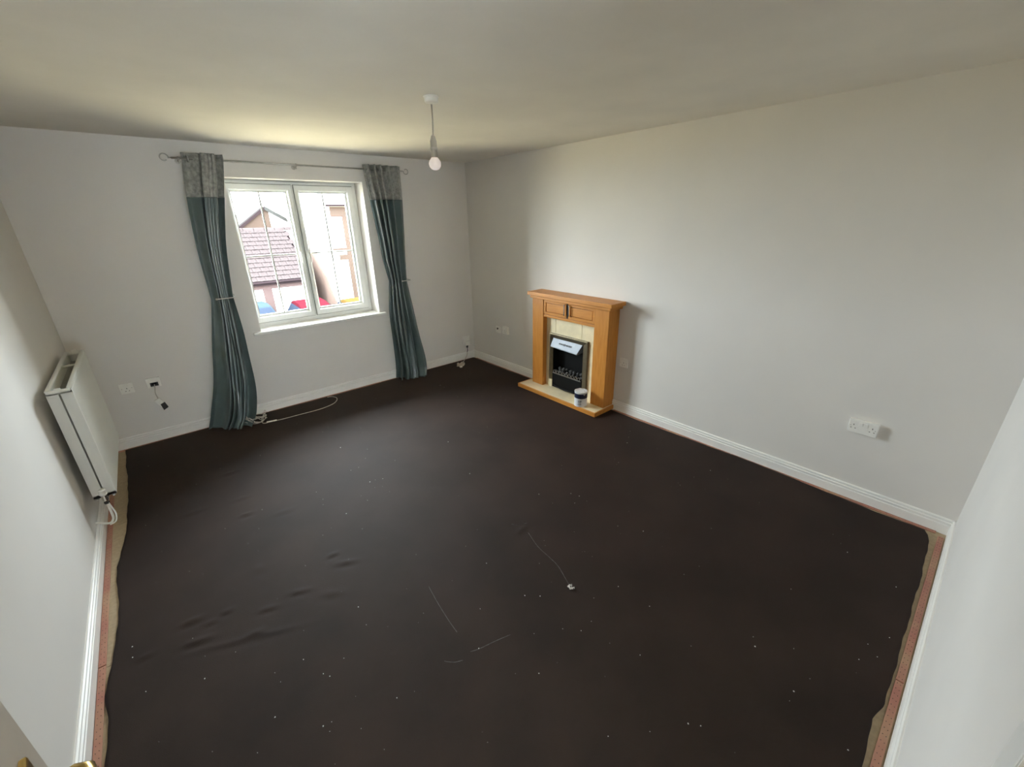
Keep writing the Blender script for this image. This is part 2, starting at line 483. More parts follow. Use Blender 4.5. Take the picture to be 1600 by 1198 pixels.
def sash(x0, x1, gx0, gx1, hside):
    z0, z1 = fz0 + ft - 0.008, fz1 - 0.034
    gz0, gz1 = 0.926, 2.050
    a, b = fy0 - 0.020, fy1 - 0.01
    bm = NB()
    # mitred members with a bevelled inner bead
    prof = [(0, a + .004), (0.05, a), (0, b), (1, b), (1, a + 0.034), (0.80, a + 0.030), (0.74, a + 0.010), (0.60, a)]
    prof = [(0.05, a), (0, a + .005), (0, b), (1, b), (1, a + 0.034), (0.82, a + 0.030), (0.76, a + 0.008), (0.66, a)]
    def ring(t):   # t 0 outer .. 1 inner
        return (x0 + (gx0 - x0) * t, x1 + (gx1 - x1) * t, z0 + (gz0 - z0) * t, z1 + (gz1 - z1) * t)
    rings = []
    for t, yy in prof:
        X0, X1, Z0, Z1 = ring(t)
        rings.append([bm.verts.new(c) for c in ((X0, yy, Z0), (X1, yy, Z0), (X1, yy, Z1), (X0, yy, Z1))])
    for i in range(len(rings)):
        p, q = rings[i], rings[(i + 1) % len(rings)]
        for j in range(4):
            bm.faces.new((p[j], p[(j + 1) % 4], q[(j + 1) % 4], q[j]))
    s = mk('sash', bm, 'upvc', win)
    cx = (gx0 + gx1) / 2
    mk('glazing_bar', B(cx - 0.007, cx + 0.007, fy0 + 0.036, fy0 + 0.0475, gz0, gz1), 'bar', s)
    mk('glazing_bar', B(gx0, gx1, fy0 + 0.0365, fy0 + 0.047, 1.477, 1.490), 'bar', s)
    mk('pane', B(gx0 - 0.008, gx1 + 0.008, fy0 + 0.048, fy0 + 0.052, gz0 - 0.008, gz1 + 0.008), 'glass', s)
    bm = NB()
    k = [(gx0 - 0.003, gx0 + 0.003, gz0, gz1), (gx1 - 0.003, gx1 + 0.003, gz0, gz1), (gx0, gx1, gz0 - 0.003, gz0 + 0.003), (gx0, gx1, gz1 - 0.003, gz1 + 0.003)]
    for q in k: box(bm, q[0], q[1], fy0 + 0.018, fy0 + 0.024, q[2], q[3])
    mk('gasket', bm, 'rubber', s)
    bm = NB()
    for q in ((x0 - .005, x0 + .001, z0 - .005, z1 + .005), (x1 - .001, x1 + .005, z0 - .005, z1 + .005), (x0, x1, z0 - .005, z0 + .001), (x0, x1, z1 - .001, z1 + .005)):
        box(bm, q[0], q[1], fy0 - .0015, fy0 + .004, q[2], q[3])
    mk('seal', bm, 'rubber', s)
    hxx = gx1 + 0.022 if hside > 0 else gx0 - 0.022
    bm = NB()
    box(bm, hxx - 0.010, hxx + 0.010, a - 0.010, a, 1.47, 1.53)
    tube(bm, [(hxx, a - 0.008, 1.50), (hxx, a - 0.030, 1.50), (hxx, a - 0.034, 1.49), (hxx, a - 0.034, 1.40)], 0.008, 8)
    mk('window_handle', bm, 'upvc', s)
    return s
sash(fx0 + ft - 0.020, mx0 + 0.008, 1.374, 1.831, 1)
sash(mx1 - 0.008, fx1 - ft + 0.012, 1.955, 2.402, -1)

# ------------------------------------------------------------------ carpet and gripper rods
cl = [(-1, .06), (1.8, .055), (2.0, .057), (2.128, .047), (2.246, .056), (2.517, .082), (2.75, .078), (3.007, .069), (3.271, .104), (3.6, .116), (3.996, .120), (4.4, .108), (5, .100)]
cr = [(-1, 3.742), (.15, 3.742), (.30, 3.736), (.977, 3.772), (2.05, 3.745), (3.0, 3.76), (5, 3.755)]
cn = [(-1, .06), (2.06, .062), (2.25, .078), (2.342, .056), (2.63, .058), (2.85, .060), (3.0, .062), (3.27, .063), (3.45, .069), (3.63, .076), (3.70, .085), (3.73, .10), (3.80, .13)]
cb = [(-1, D - .045), (.3, D - .04), (1.0, D - .03), (1.6, D - .045), (2.2, D - .055), (2.6, D - .04), (3.2, D - .03), (4, D - .03)]
def ip(t, v): return np.interp(v, [p[0] for p in t], [p[1] for p in t])
NX, NY = 330, 410
dents = [(.708, 3.035, .035, .016, .010, .15), (.35, 2.311, .040, .016, .012, .15), (.361, 2.166, .055, .015, .011, .3), (.57, 2.035, .035, .014, .010, .3),
         (1.011, 2.291, .030, .014, .009, .2), (1.05, 2.18, .060, .016, .009, .5), (.487, 2.259, .025, .013, .009, .2), (.647, 2.141, .045, .013, .008, .4),
         (.715, 3.677, .05, .02, .006, 0), (.668, 2.459, .022, .026, .006, 0), (.797, 2.145, .05, .014, .008, .45), (.175, 2.234, .03, .013, .008, .1),
         (.55, 2.02, .20, .014, .006, .42), (.9, 2.9, .06, .02, .004, .1), (1.95, 1.72, .05, .02, .007, -.2), (.72, 3.25, .05, .018, .004, .1), (.45, 3.3, .06, .02, .004, .1),
         (.92, 2.02, .05, .02, .006, .6), (.42, 2.24, .03, .012, .008, .2)]
def cz(x, y):
    z = 0.0085 + 0.0012 * math.sin(5 * x + 2.1 * y) * math.sin(3.3 * y - x)
    for (a, b, lx, ly, h, rot) in dents:
        dx, dy = x - a, y - b
        if abs(dx) > 0.5 or abs(dy) > 0.5: continue
        c, s = math.cos(rot), math.sin(rot)
        p, q = c * dx - s * dy, s * dx + c * dy
        z += 0.55 * h * math.exp(-(p / lx) ** 2 - (q / ly) ** 2) - 0.33 * h * math.exp(-(p / lx) ** 2 - ((q + 2 * ly) / ly) ** 2)
    return max(z, 0.004)
bm = NB()
grid = []
for j in range(NY + 1):
    rowv = []
    for i in range(NX + 1):
        u, v = i / NX, j / NY
        yy = 0.06 + v * (D - 0.1)
        xl, xr = ip(cl, yy), ip(cr, yy)
        x = xl + (xr - xl) * u
        yn, yb = ip(cn, x), ip(cb, x)
        yy = yn + (yb - yn) * v
        if i in (0, NX): x += 0.0025 * math.sin(yy * 17) + 0.001 * math.sin(yy * 47 + 1)
        if j in (0, NY): yy += 0.002 * math.sin(x * 19) + 0.001 * math.sin(x * 53)
        rowv.append(bm.verts.new((x, yy, cz(x, yy))))
    grid.append(rowv)
for j in range(NY):
    for i in range(NX):
        bm.faces.new((grid[j][i], grid[j][i + 1], grid[j + 1][i + 1], grid[j + 1][i]))
edge = [grid[0][i] for i in range(NX + 1)] + [grid[j][NX] for j in range(1, NY + 1)] + [grid[NY][i] for i in range(NX - 1, -1, -1)] + [grid[j][0] for j in range(NY - 1, 0, -1)]
low = [bm.verts.new((v.co.x, v.co.y, 0.0072 if (v.co.x > 3.70 or v.co.y > 4.60) else 0.0005)) for v in edge]
n = len(edge)
for i in range(n):
    bm.faces.new((edge[(i + 1) % n], edge[i], low[i], low[(i + 1) % n]))
carpet = mk('carpet', bm, 'carpet', smooth=True, origin=(W / 2, D / 2, 0))
tag(carpet, 'dark brown fitted carpet with ragged trimmed edges covering the whole floor', 'carpet')

# chalky scuffs lying in the pile (parts of the carpet)
scuffs = [[(1.968, 1.676), (1.93, 1.553), (1.92, 1.45), (1.91, 1.372), (1.873, 1.277), (1.857, 1.236)],
          [(1.309, 1.726), (1.291, 1.602), (1.279, 1.485), (1.275, 1.41)],
          [(1.453, 1.238), (1.38, 1.26), (1.307, 1.278), (1.267, 1.294)],
          [(1.22, 1.285), (1.19, 1.30), (1.165, 1.325), (1.158, 1.335)], [(2.02, 1.74), (1.97, 1.76), (1.94, 1.80)]]
for s_i, sc_ in enumerate(scuffs):
    pts = spline([(a, b, 0) for a, b in sc_], 6)
    bm = NB()
    prev = None
    for i, p in enumerate(pts):
        t = (pts[min(i + 1, len(pts) - 1)] - pts[max(i - 1, 0)]).normalized()
        w = (0.0016 + 0.0012 * abs(math.sin(i * 1.7 + s_i))) * (0.5 if i in (0, len(pts) - 1) else 1)
        nn = Vector((-t.y, t.x, 0)) * w
        z = cz(p.x, p.y)
        quad = [bm.verts.new((p.x - nn.x, p.y - nn.y, z - 0.0005)), bm.verts.new((p.x, p.y, z + 0.0012)), bm.verts.new((p.x + nn.x, p.y + nn.y, z - 0.0005))]
        if prev:
            for k in range(2):
                bm.faces.new((prev[k], prev[k + 1], quad[k + 1], quad[k]))
        prev = quad
    mk('scuff_mark', bm, 'chalk', carpet)

def rod(x0, x1, y0, y1, label):
    t = thing('gripper_rod', ((x0 + x1) / 2, (y0 + y1) / 2, 0.0), label, 'gripper rod', 'carpet gripper rods along the skirting')
    mk('strip', B(x0, x1, y0, y1, 0.0, 0.0065), 'rod', t, bevel=0.0008, seg=1)
    bm = NB()
    L = max(x1 - x0, y1 - y0)
    k = int(L / 0.03)
    for i in range(k):
        f = (i + 0.5) / k
        for q in (0.3, 0.72):
            if x1 - x0 > y1 - y0: px, py = x0 + (x1 - x0) * (f + (q - .5) * .008), y0 + (y1 - y0) * q
            else: px, py = x0 + (x1 - x0) * q, y0 + (y1 - y0) * (f + (q - .5) * .008)
            lathe(bm, [(0.0016, 0), (0.0016, 0.0006), (0, 0.003)], (px, py, 0.0063), n=5)
    tag(mk('pins', bm, 'pin', t), kind='stuff')
ys = [(0.05, 1.10), (1.105, 2.30), (2.305, 3.35), (3.355, 4.66)]
for k, (a, b) in enumerate(ys):
    rod(0.018, 0.043, a, b, ('gripper rod by the left skirting, behind the open door', 'pinkish gripper rod by the left skirting, nearest to the camera', 'pinkish gripper rod by the left skirting, before the radiator', 'pinkish gripper rod by the left skirting, under the radiator')[k])
for k, (a, b) in enumerate([(0.06, 1.25), (1.255, 2.38), (3.49, 4.66)]):
    rod(W - 0.043, W - 0.018, a, b, ('gripper rod by the right skirting, below the double socket', 'gripper rod by the right skirting, just before the hearth', 'gripper rod by the right skirting, between hearth and far corner')[k])
for k, (a, b) in enumerate([(0.05, 1.2), (1.205, 2.4), (2.405, 3.75)]):
    rod(a, b, D - 0.043, D - 0.018, ('gripper rod by the window wall, behind the curtain left of the window', 'gripper rod by the window wall, below the window', 'gripper rod by the window wall, behind the curtain near the fireplace')[k])
for k, (a, b) in enumerate([(1.36, 2.5), (2.505, 3.735)]):
    rod(a, b, 0.022, 0.047, ('reddish gripper rod by the near skirting, at the bottom edge of the picture', 'reddish gripper rod by the near skirting, ending in the right corner')[k])

# ------------------------------------------------------------------ radiator
RX0, RX1, RY0, RY1, RZ0, RZ1 = 0.035, 0.140, 3.38, 4.35, 0.26, 0.962
rad = thing('radiator', ((RX0 + RX1) / 2, (RY0 + RY1) / 2, RZ0), 'white double panel radiator with open top hung on the left wall', 'radiator')
def ribbed(xa, xb, outer):
    """pressed panel with vertical flutes; outer=+1 flutes face +x"""
    bm = NB()
    n = 29
    prof = []
    for i in range(n):
        a = RY0 + 0.012 + (RY1 - RY0 - 0.024) * i / n
        w = (RY1 - RY0 - 0.024) / n
        prof += [(a, 0), (a + w * .28, 0), (a + w * .42, .004), (a + w * .86, .004)]
    prof.append((RY1 - 0.012, 0))
    prof = [(RY0, .004), (RY0 + .012, 0)] + prof[1:] + [(RY1, .004)]
    zs = [(RZ0, .010), (RZ0 + .012, .002), (RZ0 + .03, 0), (RZ1 - .03, 0), (RZ1 - .012, .002), (RZ1, .010)]
    rows = []
    for z, ins in zs:
        fl = 0 if ins else 1
        rows.append([bm.verts.new(((xb - ins - d * fl) if outer > 0 else (xa + ins + d * fl), yy, z)) for yy, d in prof])
    for i in range(len(rows) - 1):
        for j in range(len(prof) - 1):
            bm.faces.new((rows[i][j], rows[i][j + 1], rows[i + 1][j + 1], rows[i + 1][j]))
    xin = xa if outer > 0 else xb
    box(bm, min(xin, (xa + xb) / 2), max(xin, (xa + xb) / 2), RY0, RY1, RZ0, RZ1)
    return bm
mk('front_panel', ribbed(RX1 - 0.022, RX1, 1), 'rad', rad)
mk('back_panel', ribbed(RX0, RX0 + 0.022, -1), 'rad', rad)
bm = NB()
k = 36
for s, xa in ((1, RX0 + 0.0225), (-1, RX1 - 0.0225)):
    prev = None
    for i in range(k * 2 + 1):
        yy = RY0 + 0.03 + (RY1 - RY0 - 0.06) * i / (k * 2)
        x = xa + s * (0.026 if (i // 1) % 2 else 0.0)
        q = (bm.verts.new((x, yy, RZ0 + 0.03)), bm.verts.new((x, yy, RZ1 - 0.055)))
        if prev: bm.faces.new((prev[0], q[0], q[1], prev[1]))
        prev = q
mk('convector_fins', bm, 'radin', rad)
cxm = (RX0 + RX1) / 2
for yy, sgn in ((RY0, -1), (RY1, 1)):
    bm = NB()
    ya, yb = sorted((yy, yy + sgn * 0.003))
    box(bm, RX0 + 0.001, cxm - 0.004, ya, yb, RZ0 + 0.012, RZ1 - 0.01)
    box(bm, cxm + 0.004, RX1 - 0.001, ya, yb, RZ0 + 0.012, RZ1 - 0.01)
    box(bm, RX0 + 0.001, RX1 - 0.001, ya, yb, RZ1 - 0.022, RZ1 - 0.01)
    box(bm, RX0 + 0.001, RX1 - 0.001, ya, yb, RZ0 + 0.012, RZ0 + 0.03)
    sp = mk('side_panel', bm, 'rad', rad)
    bm = NB()
    yc = yy + sgn * 0.007
    tube(bm, [(RX0 + 0.006, yc, RZ1 - 0.006), (RX1 - 0.006, yc, RZ1 - 0.006)], 0.010, 10)
    tube(bm, [(cxm - .012, yc, RZ1 - 0.002), (cxm + .012, yc, RZ1 - 0.002)], 0.0135, 10)
    mk('end_clip', bm, 'rad', sp, smooth=True)
for x in (RX0 + 0.011, RX1 - 0.011):
    mk('top_rail', tube(NB(), [(x, RY0, RZ1 - 0.002), (x, RY1, RZ1 - 0.002)], 0.011, 10), 'rad', rad, smooth=True)
for yy in (RY0 + 0.58, RY1 - 0.05, RY1 - 0.008):
    mk('cross_bar', tube(NB(), [(RX0 + 0.02, yy, RZ1 - 0.006), (RX1 - 0.02, yy, RZ1 - 0.006)], 0.007, 8), 'rad', rad, smooth=True)
# valve at the near lower corner
bm = NB()
lathe(bm, [(.010, 0), (.013, .002), (.013, .016), (.010, .020), (.010, .032)], (cxm, RY0 - 0.034, RZ0 + 0.024), 'y', 14)
lathe(bm, [(.012, -.022), (.014, -.018), (.014, .014), (.010, .020), (.008, .022)], (cxm, RY0 - 0.036, RZ0 + 0.024), 'z', 14)
vl = mk('valve', bm, 'chrome', rad, smooth=False)
bm = lathe(NB(), [(.017, 0), (.019, .004), (.018, .030), (.013, .036), (0, .037)], (cxm, RY0 - 0.036, RZ0 + 0.044), 'z', 16)
mk('valve_cap', bm, 'plastic', vl, smooth=False)
bm = lathe(NB(), [(.013, 0), (.013, .012), (.010, .014), (.010, .022)], (cxm, RY0 - 0.036, RZ0 - 0.018), 'z', 6)
mk('valve_nut', bm, 'dark', vl)
pp = spline([(cxm, RY0 - 0.036, RZ0), (cxm, RY0 - 0.036, 0.17), (cxm - .004, RY0 - 0.034, 0.13), (cxm - 0.022, RY0 - 0.03, 0.106), (.04, RY0 - 0.02, .108), (0.018, RY0 - 0.01, 0.118), (0.0015, RY0, 0.12)], 6)
mk('pipe', tube(NB(), pp, 0.0065, 10), 'plastic', rad, smooth=True)
pp = spline([(cxm + .004, RY0 - 0.04, RZ0 - 0.004), (cxm + .012, RY0 - 0.045, 0.21), (cxm + .016, RY0 - 0.04, 0.16), (cxm + .004, RY0 - 0.045, 0.115), (0.062, RY0 - .04, .10)], 6)
mk('bleed_tube', tube(NB(), pp, 0.0040, 10), 'plastic', rad, smooth=True)

# ------------------------------------------------------------------ sockets
def wallspace(wall):
    """returns f(a, o, z): a along wall, o out from the wall"""
    if wall == 'right': return lambda a, o, z: Vector((W - o, a, z))
    if wall == 'back': return lambda a, o, z: Vector((a, D - o, z))
def wbox(bm, f, a0, a1, o0, o1, z0, z1):
    return prism(bm, [(a0, z0), (a1, z0), (a1, z1), (a0, z1)], lambda p: f(p[0], o0, p[1]), lambda p: f(p[0], o1, p[1]))
def socket(wall, a, z, w, h, gangs, label, depth=0.010, holes=True):
    f = wallspace(wall)
    t = thing('wall_socket', f(a, 0, z - h / 2), label, 'socket', 'white electrical wall sockets')
    pl = mk('plate', wbox(NB(), f, a - w / 2, a + w / 2, 0.0005, depth, z - h / 2, z + h / 2), 'plastic', t, bevel=0.0025)
    if not holes: return t
    for g in range(gangs):
        c = a + (g - (gangs - 1) / 2) * 0.074
        inn = -1 if g == 1 else 1
        if gangs == 1: rc = c
        else: rc = a + (g - .5) * 0.024
        rz = z + (0.024 if gangs == 1 else 0.020)
        mk('rocker', wbox(NB(), f, rc - 0.009, rc + 0.009, depth - 0.001, depth + 0.004, rz - 0.010, rz + 0.010), 'plastic', t, bevel=0.0015)
        bm = NB()
        sx = c if gangs == 1 else a + (g - .5) * 0.094
        zz = z - 0.012 if gangs == 1 else z - 0.004
        wbox(bm, f, sx - 0.002, sx + 0.002, depth - 0.0005, depth + 0.0004, zz + 0.008, zz + 0.017)
        wbox(bm, f, sx - 0.0142, sx - 0.0078, depth - 0.0005, depth + 0.0004, zz - 0.012, zz - 0.008)
        wbox(bm, f, sx + 0.0078, sx + 0.0142, depth - 0.0005, depth + 0.0004, zz - 0.012, zz - 0.008)
        mk('pin_slots', bm, 'slot', t)
    for sgn in (-1, 1):
        p = f(a + sgn * (w / 2 - 0.012), depth, z)
        q = f(a + sgn * (w / 2 - 0.012), depth + 0.0006, z)
        mk('screw', tube(NB(), [p, q], 0.003, 8), 'steel', t)
    return t
socket('right', 0.528, 0.517, 0.148, 0.088, 2, 'white double socket on the right wall, nearest to the camera', depth=0.026)
socket('right', 2.322, 0.503, 0.088, 0.088, 1, 'white single socket on the right wall, in the shade beside the fireplace')
socket('right', 4.03, 0.505, 0.088, 0.088, 1, 'white single socket on the right wall, between fireplace and far corner', depth=0.034)
socket('back', 0.252, 0.523, 0.088, 0.088, 1, 'white single socket on the window wall, next to the radiator')
# aerial socket
f = wallspace('right')
t = thing('aerial_socket', f(4.185, 0, 0.445), 'small white aerial plate on the right wall, nearest the far corner', 'socket')
mk('plate', wbox(NB(), f, 4.145, 4.225, 0.0005, 0.012, 0.447, 0.527), 'plastic', t, bevel=0.002)
mk('aerial_port', lathe(NB(), [(.012, 0), (.012, .004), (.007, .005), (.007, .012)], f(4.185, 0.0, 0.502) - Vector((0.024, 0, 0)), 'x', 14), 'dark', t)
mk('lower_cover', wbox(NB(), f, 4.150, 4.220, 0.012, 0.018, 0.450, 0.478), 'plastic', t, bevel=0.002)

# phone socket with a dangling face plate, window wall
f = wallspace('back')
t = thing('phone_socket', f(0.428, 0, 0.49), 'opened phone socket on the window wall with its face plate dangling on a wire', 'socket')
bm = NB()
wbox(bm, f, 0.382, 0.474, 0.0005, 0.012, 0.530, 0.572)
wbox(bm, f, 0.382, 0.400, 0.0005, 0.020, 0.490, 0.572)
wbox(bm, f, 0.458, 0.474, 0.0005, 0.020, 0.490, 0.572)
mk('back_box', bm, 'plastic', t, bevel=0.002)
mk('open_recess', wbox(NB(), f, 0.402, 0.456, 0.0008, 0.006, 0.495, 0.528), 'dark', t)
mk('terminal', wbox(NB(), f, 0.412, 0.446, 0.006, 0.022, 0.512, 0.526), 'black', t, bevel=0.002)
mk('wire', tube(NB(), spline([f(.43, .02, .515), f(.424, .03, .48), f(.416, .026, .44), f(.419, .02, .40), f(.42, .02, .385)], 6), 0.003, 8), 'cord', t, smooth=True)
fp = thing_part = mk('dangling_plate', prism(NB(), [(.392, .372), (.430, .388), (.462, .316), (.424, .300)], lambda p: f(p[0], .006, p[1]), lambda p: f(p[0], .026, p[1])), 'plastic', t, bevel=0.002)
mk('module', prism(NB(), [(.424, .332), (.456, .346), (.470, .296), (.434, .276)], lambda p: f(p[0], .024, p[1]), lambda p: f(p[0], .040, p[1])), 'dark', fp, bevel=0.002)

# phone box in the far corner with its cable
t = thing('phone_point', f(3.662, 0, 0.16), 'tall white phone point on the window wall close to the far corner', 'socket')
mk('plate', wbox(NB(), f, 3.612, 3.712, 0.0005, 0.022, 0.205, 0.325), 'plastic', t, bevel=0.004)
mk('adaptor', wbox(NB(), f, 3.625, 3.700, 0.022, 0.045, 0.200, 0.255), 'plastic', t, bevel=0.003)
mk('plug', wbox(NB(), f, 3.650, 3.672, 0.020, 0.038, 0.168, 0.200), 'dark', t, bevel=0.002)
mk('lead', tube(NB(), spline([f(3.661, .028, .17), f(3.66, .035, .13), f(3.645, .045, .115)], 6), 0.0045, 8), 'dark', t, smooth=True)
def coil(name, c, R, loops, label, r=0.0035, lift=0.012, tail=(), m='cable', seed=1, squash=0.8):
    rr = random.Random(seed)
    pts = []
    for l in range(loops):
        ph, ox, oy = rr.uniform(0, 6.28), rr.uniform(-.22, .22) * R, rr.uniform(-.22, .22) * R
        k = 9
        rad_ = R * rr.uniform(0.55, 1.0)
        for i in range(k):
            a = ph + 2 * PI * i / k
            pts.append((c[0] + ox + rad_ * math.cos(a) * rr.uniform(.85, 1.1), c[1] + oy + squash * rad_ * math.sin(a) * rr.uniform(.85, 1.1), c[2] + r + lift * rr.uniform(0, 1.0) * (0.3 + l / loops)))
    pts += list(tail)
    bm = tube(NB(), spline(pts, 5), r, 7)
    return bm, tag
bm, _ = coil('c', (3.415, 4.52, 0.010), 0.065, 6, '', r=0.0045, lift=0.035, seed=4,
             tail=[(3.50, 4.60, .02), (3.58, 4.66, .03), (3.63, D - .055, .07), (3.645, D - .045, .112)])
t = thing('telephone_cable', (3.415, 4.52, 0.009), 'small coil of white cable on the carpet below the phone point', 'cable')
mk('flex', bm, 'cable', t, smooth=True)
mk('cable_plug', B(3.37, 3.40, 4.455, 4.48, 0.0105, 0.030), 'plastic', t, bevel=0.004)

# extension cable by the left curtain
t = thing('extension_cable', (1.06, 4.5, 0.009), 'long white cable coiled by the left curtain and looping along the window wall', 'cable')
bm, _ = coil('c', (1.055, 4.53, 0.010), 0.125, 5, '', r=0.0030, lift=0.09, seed=11,
             tail=[(1.10, 4.44, .014), (1.18, 4.425, .0135), (1.251, 4.41, .0135), (1.42, 4.402, .0135), (1.606, 4.395, .0135), (1.74, 4.43, .0135), (1.807, 4.49, .0135), (1.838, 4.57, .0135), (1.815, 4.64, .0135), (1.77, 4.662, .0135)])
mk('flex', bm, 'cable', t, smooth=True)
mk('cable_end', tube(NB(), [(1.13, 4.434, .016), (1.215, 4.417, .016)], 0.007, 8), 'plastic', t)

# ------------------------------------------------------------------ curtain pole and curtains
PYY, PZ = D - 0.085, 2.262
pole = thing('curtain_pole', (1.95, PYY, PZ), 'thin steel curtain pole with curled ends above the window', 'curtain pole')
mk('pole', tube(NB(), [(0.985, PYY, PZ), (2.93, PYY, PZ)], 0.0075, 12), 'steel', pole, smooth=True)
for s, x in ((-1, 0.985), (1, 2.93)):
    pts = [(x, PYY, PZ), (x + s * .02, PYY, PZ)]
    for i in range(15):
        a = i / 14 * 1.75 * PI
        R = 0.030 - 0.010 * i / 14
        pts.append((x + s * (0.045 + R * -math.cos(a)), PYY, PZ + R * math.sin(a) * (1 if s < 0 else -1)))
    mk('finial', tube(NB(), spline(pts, 3), 0.0045, 8), 'steel', pole, smooth=True)
for x in (1.03, 1.885, 2.885):
    bm = NB()
    tube(bm, [(x, D - 0.002, PZ - .012), (x, PYY + .005, PZ - .012), (x, PYY, PZ - .010)], 0.005, 8)
    tube(bm, [(x, D - 0.0005, PZ - .012), (x, D - 0.006, PZ - .012)], 0.020, 14)
    tube(bm, [(x - .007, PYY, PZ), (x + .007, PYY, PZ)], 0.012, 12)
    tube(bm, [(x, PYY, PZ - .010), (x, PYY, PZ - .034)], 0.004, 8)
    mk('bracket', bm, 'steel', pole)

def smooth(t): return t * t * (3 - 2 * t)
def curtain(keys, nf, warp, label, seed, rings, fold):
    """keys: rows (z, xl, xr, yc, amp, slant) from top to bottom; slant: y lead of the right edge against the left"""
    zs = [k[0] for k in keys]
    def at(z, c):
        # monotone smooth interpolation over z
        zz = zs[::-1]; vv = [k[c] for k in keys][::-1]
        i = max(0, min(len(zz) - 2, int(np.searchsorted(zz, z) - 1)))
        t = (z - zz[i]) / (zz[i + 1] - zz[i]); t = min(max(t, 0), 1)
        s0 = (vv[i + 1] - vv[max(i - 1, 0)]) / (zz[i + 1] - zz[max(i - 1, 0)])
        s1 = (vv[min(i + 2, len(vv) - 1)] - vv[i]) / (zz[min(i + 2, len(vv) - 1)] - zz[i])
        h = zz[i + 1] - zz[i]
        return (2 * t ** 3 - 3 * t * t + 1) * vv[i] + (t ** 3 - 2 * t * t + t) * h * s0 + (-2 * t ** 3 + 3 * t * t) * vv[i + 1] + (t ** 3 - t * t) * h * s1
    NU = 150
    ztop, zbot = zs[0], zs[-1]
    zsplit = 1.985
    rr = np.random.RandomState(seed)
    ph = rr.uniform(0, 6.28, 8)
    wu = np.array([p[0] for p in warp]); wx = np.array([p[1] for p in warp])
    def pt(u, z):
        xl, xr, yc, amp, sl = (at(z, c) for c in (1, 2, 3, 4, 5))
        g = np.interp(u, wu, wx)
        ph_u = nf * u * 2 * PI
        low_ = max(0.0, 1.2 - z) / 1.2
        w = math.sin(ph_u + 0.9 * low_ * math.sin(3 * u + ph[0]))
        w += 0.35 * low_ * math.sin(2.3 * ph_u + ph[1] + 2.0 * z)
        w = math.copysign(abs(w) ** 0.75, w)
        a = amp * (1 + 0.2 * math.sin(5 * u + ph[2])) * float(np.interp(u, [p[0] for p in fold], [p[1] for p in fold]))
        x = xl + (xr - xl) * g + 0.32 * a * math.sin(2 * ph_u + .4) + 0.006 * low_ * math.sin(9 * z + 8 * u + ph[3])
        y = yc + sl * (g - 0.5) + a * w + 0.004 * math.sin(14 * z + 6 * u + ph[4]) * (0.3 + low_)
        return (x, min(y, D - 0.022), z)
    root = thing('curtain', ((keys[-1][1] + keys[-1][2]) / 2, keys[-1][3], zbot), label, 'curtain', 'eyelet curtains at the window')
    def sheet(za, zb, nz, name, m):
        bm = NB()
        rows = []
        for j in range(nz + 1):
            z = za + (zb - za) * j / nz
            rows.append([bm.verts.new(pt(i / NU, z)) for i in range(NU + 1)])
        for j in range(nz):
            for i in range(NU):
                bm.faces.new((rows[j][i], rows[j + 1][i], rows[j + 1][i + 1], rows[j][i + 1]))
        o = mk(name, bm, m, root, smooth=True)
        md = o.modifiers.new('thickness', 'SOLIDIFY'); md.thickness = 0.0018; md.offset = 0
        return o
    hb = sheet(ztop, zsplit, 20, 'header_band', 'header')
    sheet(zsplit, zbot, 120, 'drape', 'teal')
    for u in rings:
        x, y, z = pt(u, PZ)
        mk('eyelet', torus(NB(), (x, PYY, PZ), 0.021, 0.0045, 'x', 16, 7), 'steel', hb, smooth=True)
    return root
keysL = [(2.305, 1.050, 1.330, PYY, .038, 0), (2.262, 1.048, 1.328, PYY, .038, 0), (1.985, 1.012, 1.272, PYY, .040, 0), (1.60, 0.985, 1.195, D - .085, .034, -.01),
         (1.20, 0.985, 1.150, D - .085, .026, -.02), (1.16, 0.983, 1.150, D - .085, .026, -.02), (0.80, 0.905, 1.155, D - .105, .032, -.06),
         (0.40, 0.815, 1.130, D - .135, .040, -.12), (0.12, 0.735, 1.075, D - .155, .045, -.18), (0.010, 0.690, 1.010, D - .165, .045, -.20)]
curtain(keysL, 5.75, [(0, 0), (.15, .42), (.86, .76), (1, 1)], 'teal curtain with silver header band, on the radiator side of the window', 3, (.06, .17, .62, .86), [(0, .35), (.13, .5), (.24, 1.45), (.80, 1.45), (.90, .8), (1, .6)])
keysR = [(2.305, 2.510, 2.920, PYY, .036, 0), (2.262, 2.512, 2.920, PYY, .036, 0), (1.985, 2.545, 2.915, PYY, .040, 0), (1.60, 2.590, 2.890, D - .085, .040, 0),
         (1.35, 2.612, 2.872, D - .085, .036, .0), (1.17, 2.640, 2.862, D - .085, .030, .01), (1.12, 2.636, 2.864, D - .085, .030, .01), (0.80, 2.605, 2.90, D - .10, .040, -.02),
         (0.40, 2.600, 2.93, D - .125, .040, -.08), (0.12, 2.605, 2.945, D - .145, .045, -.14), (0.010, 2.600, 2.920, D - .155, .046, -.18)]
curtain(keysR, 5.25, [(0, 0), (.60, .46), (.80, .72), (1, 1)], 'teal curtain with silver header band, on the fireplace side of the window', 8, (.06, .33, .62, .93), [(0, .8), (.15, 1.35), (.6, 1.35), (.75, .8), (1, .7)])
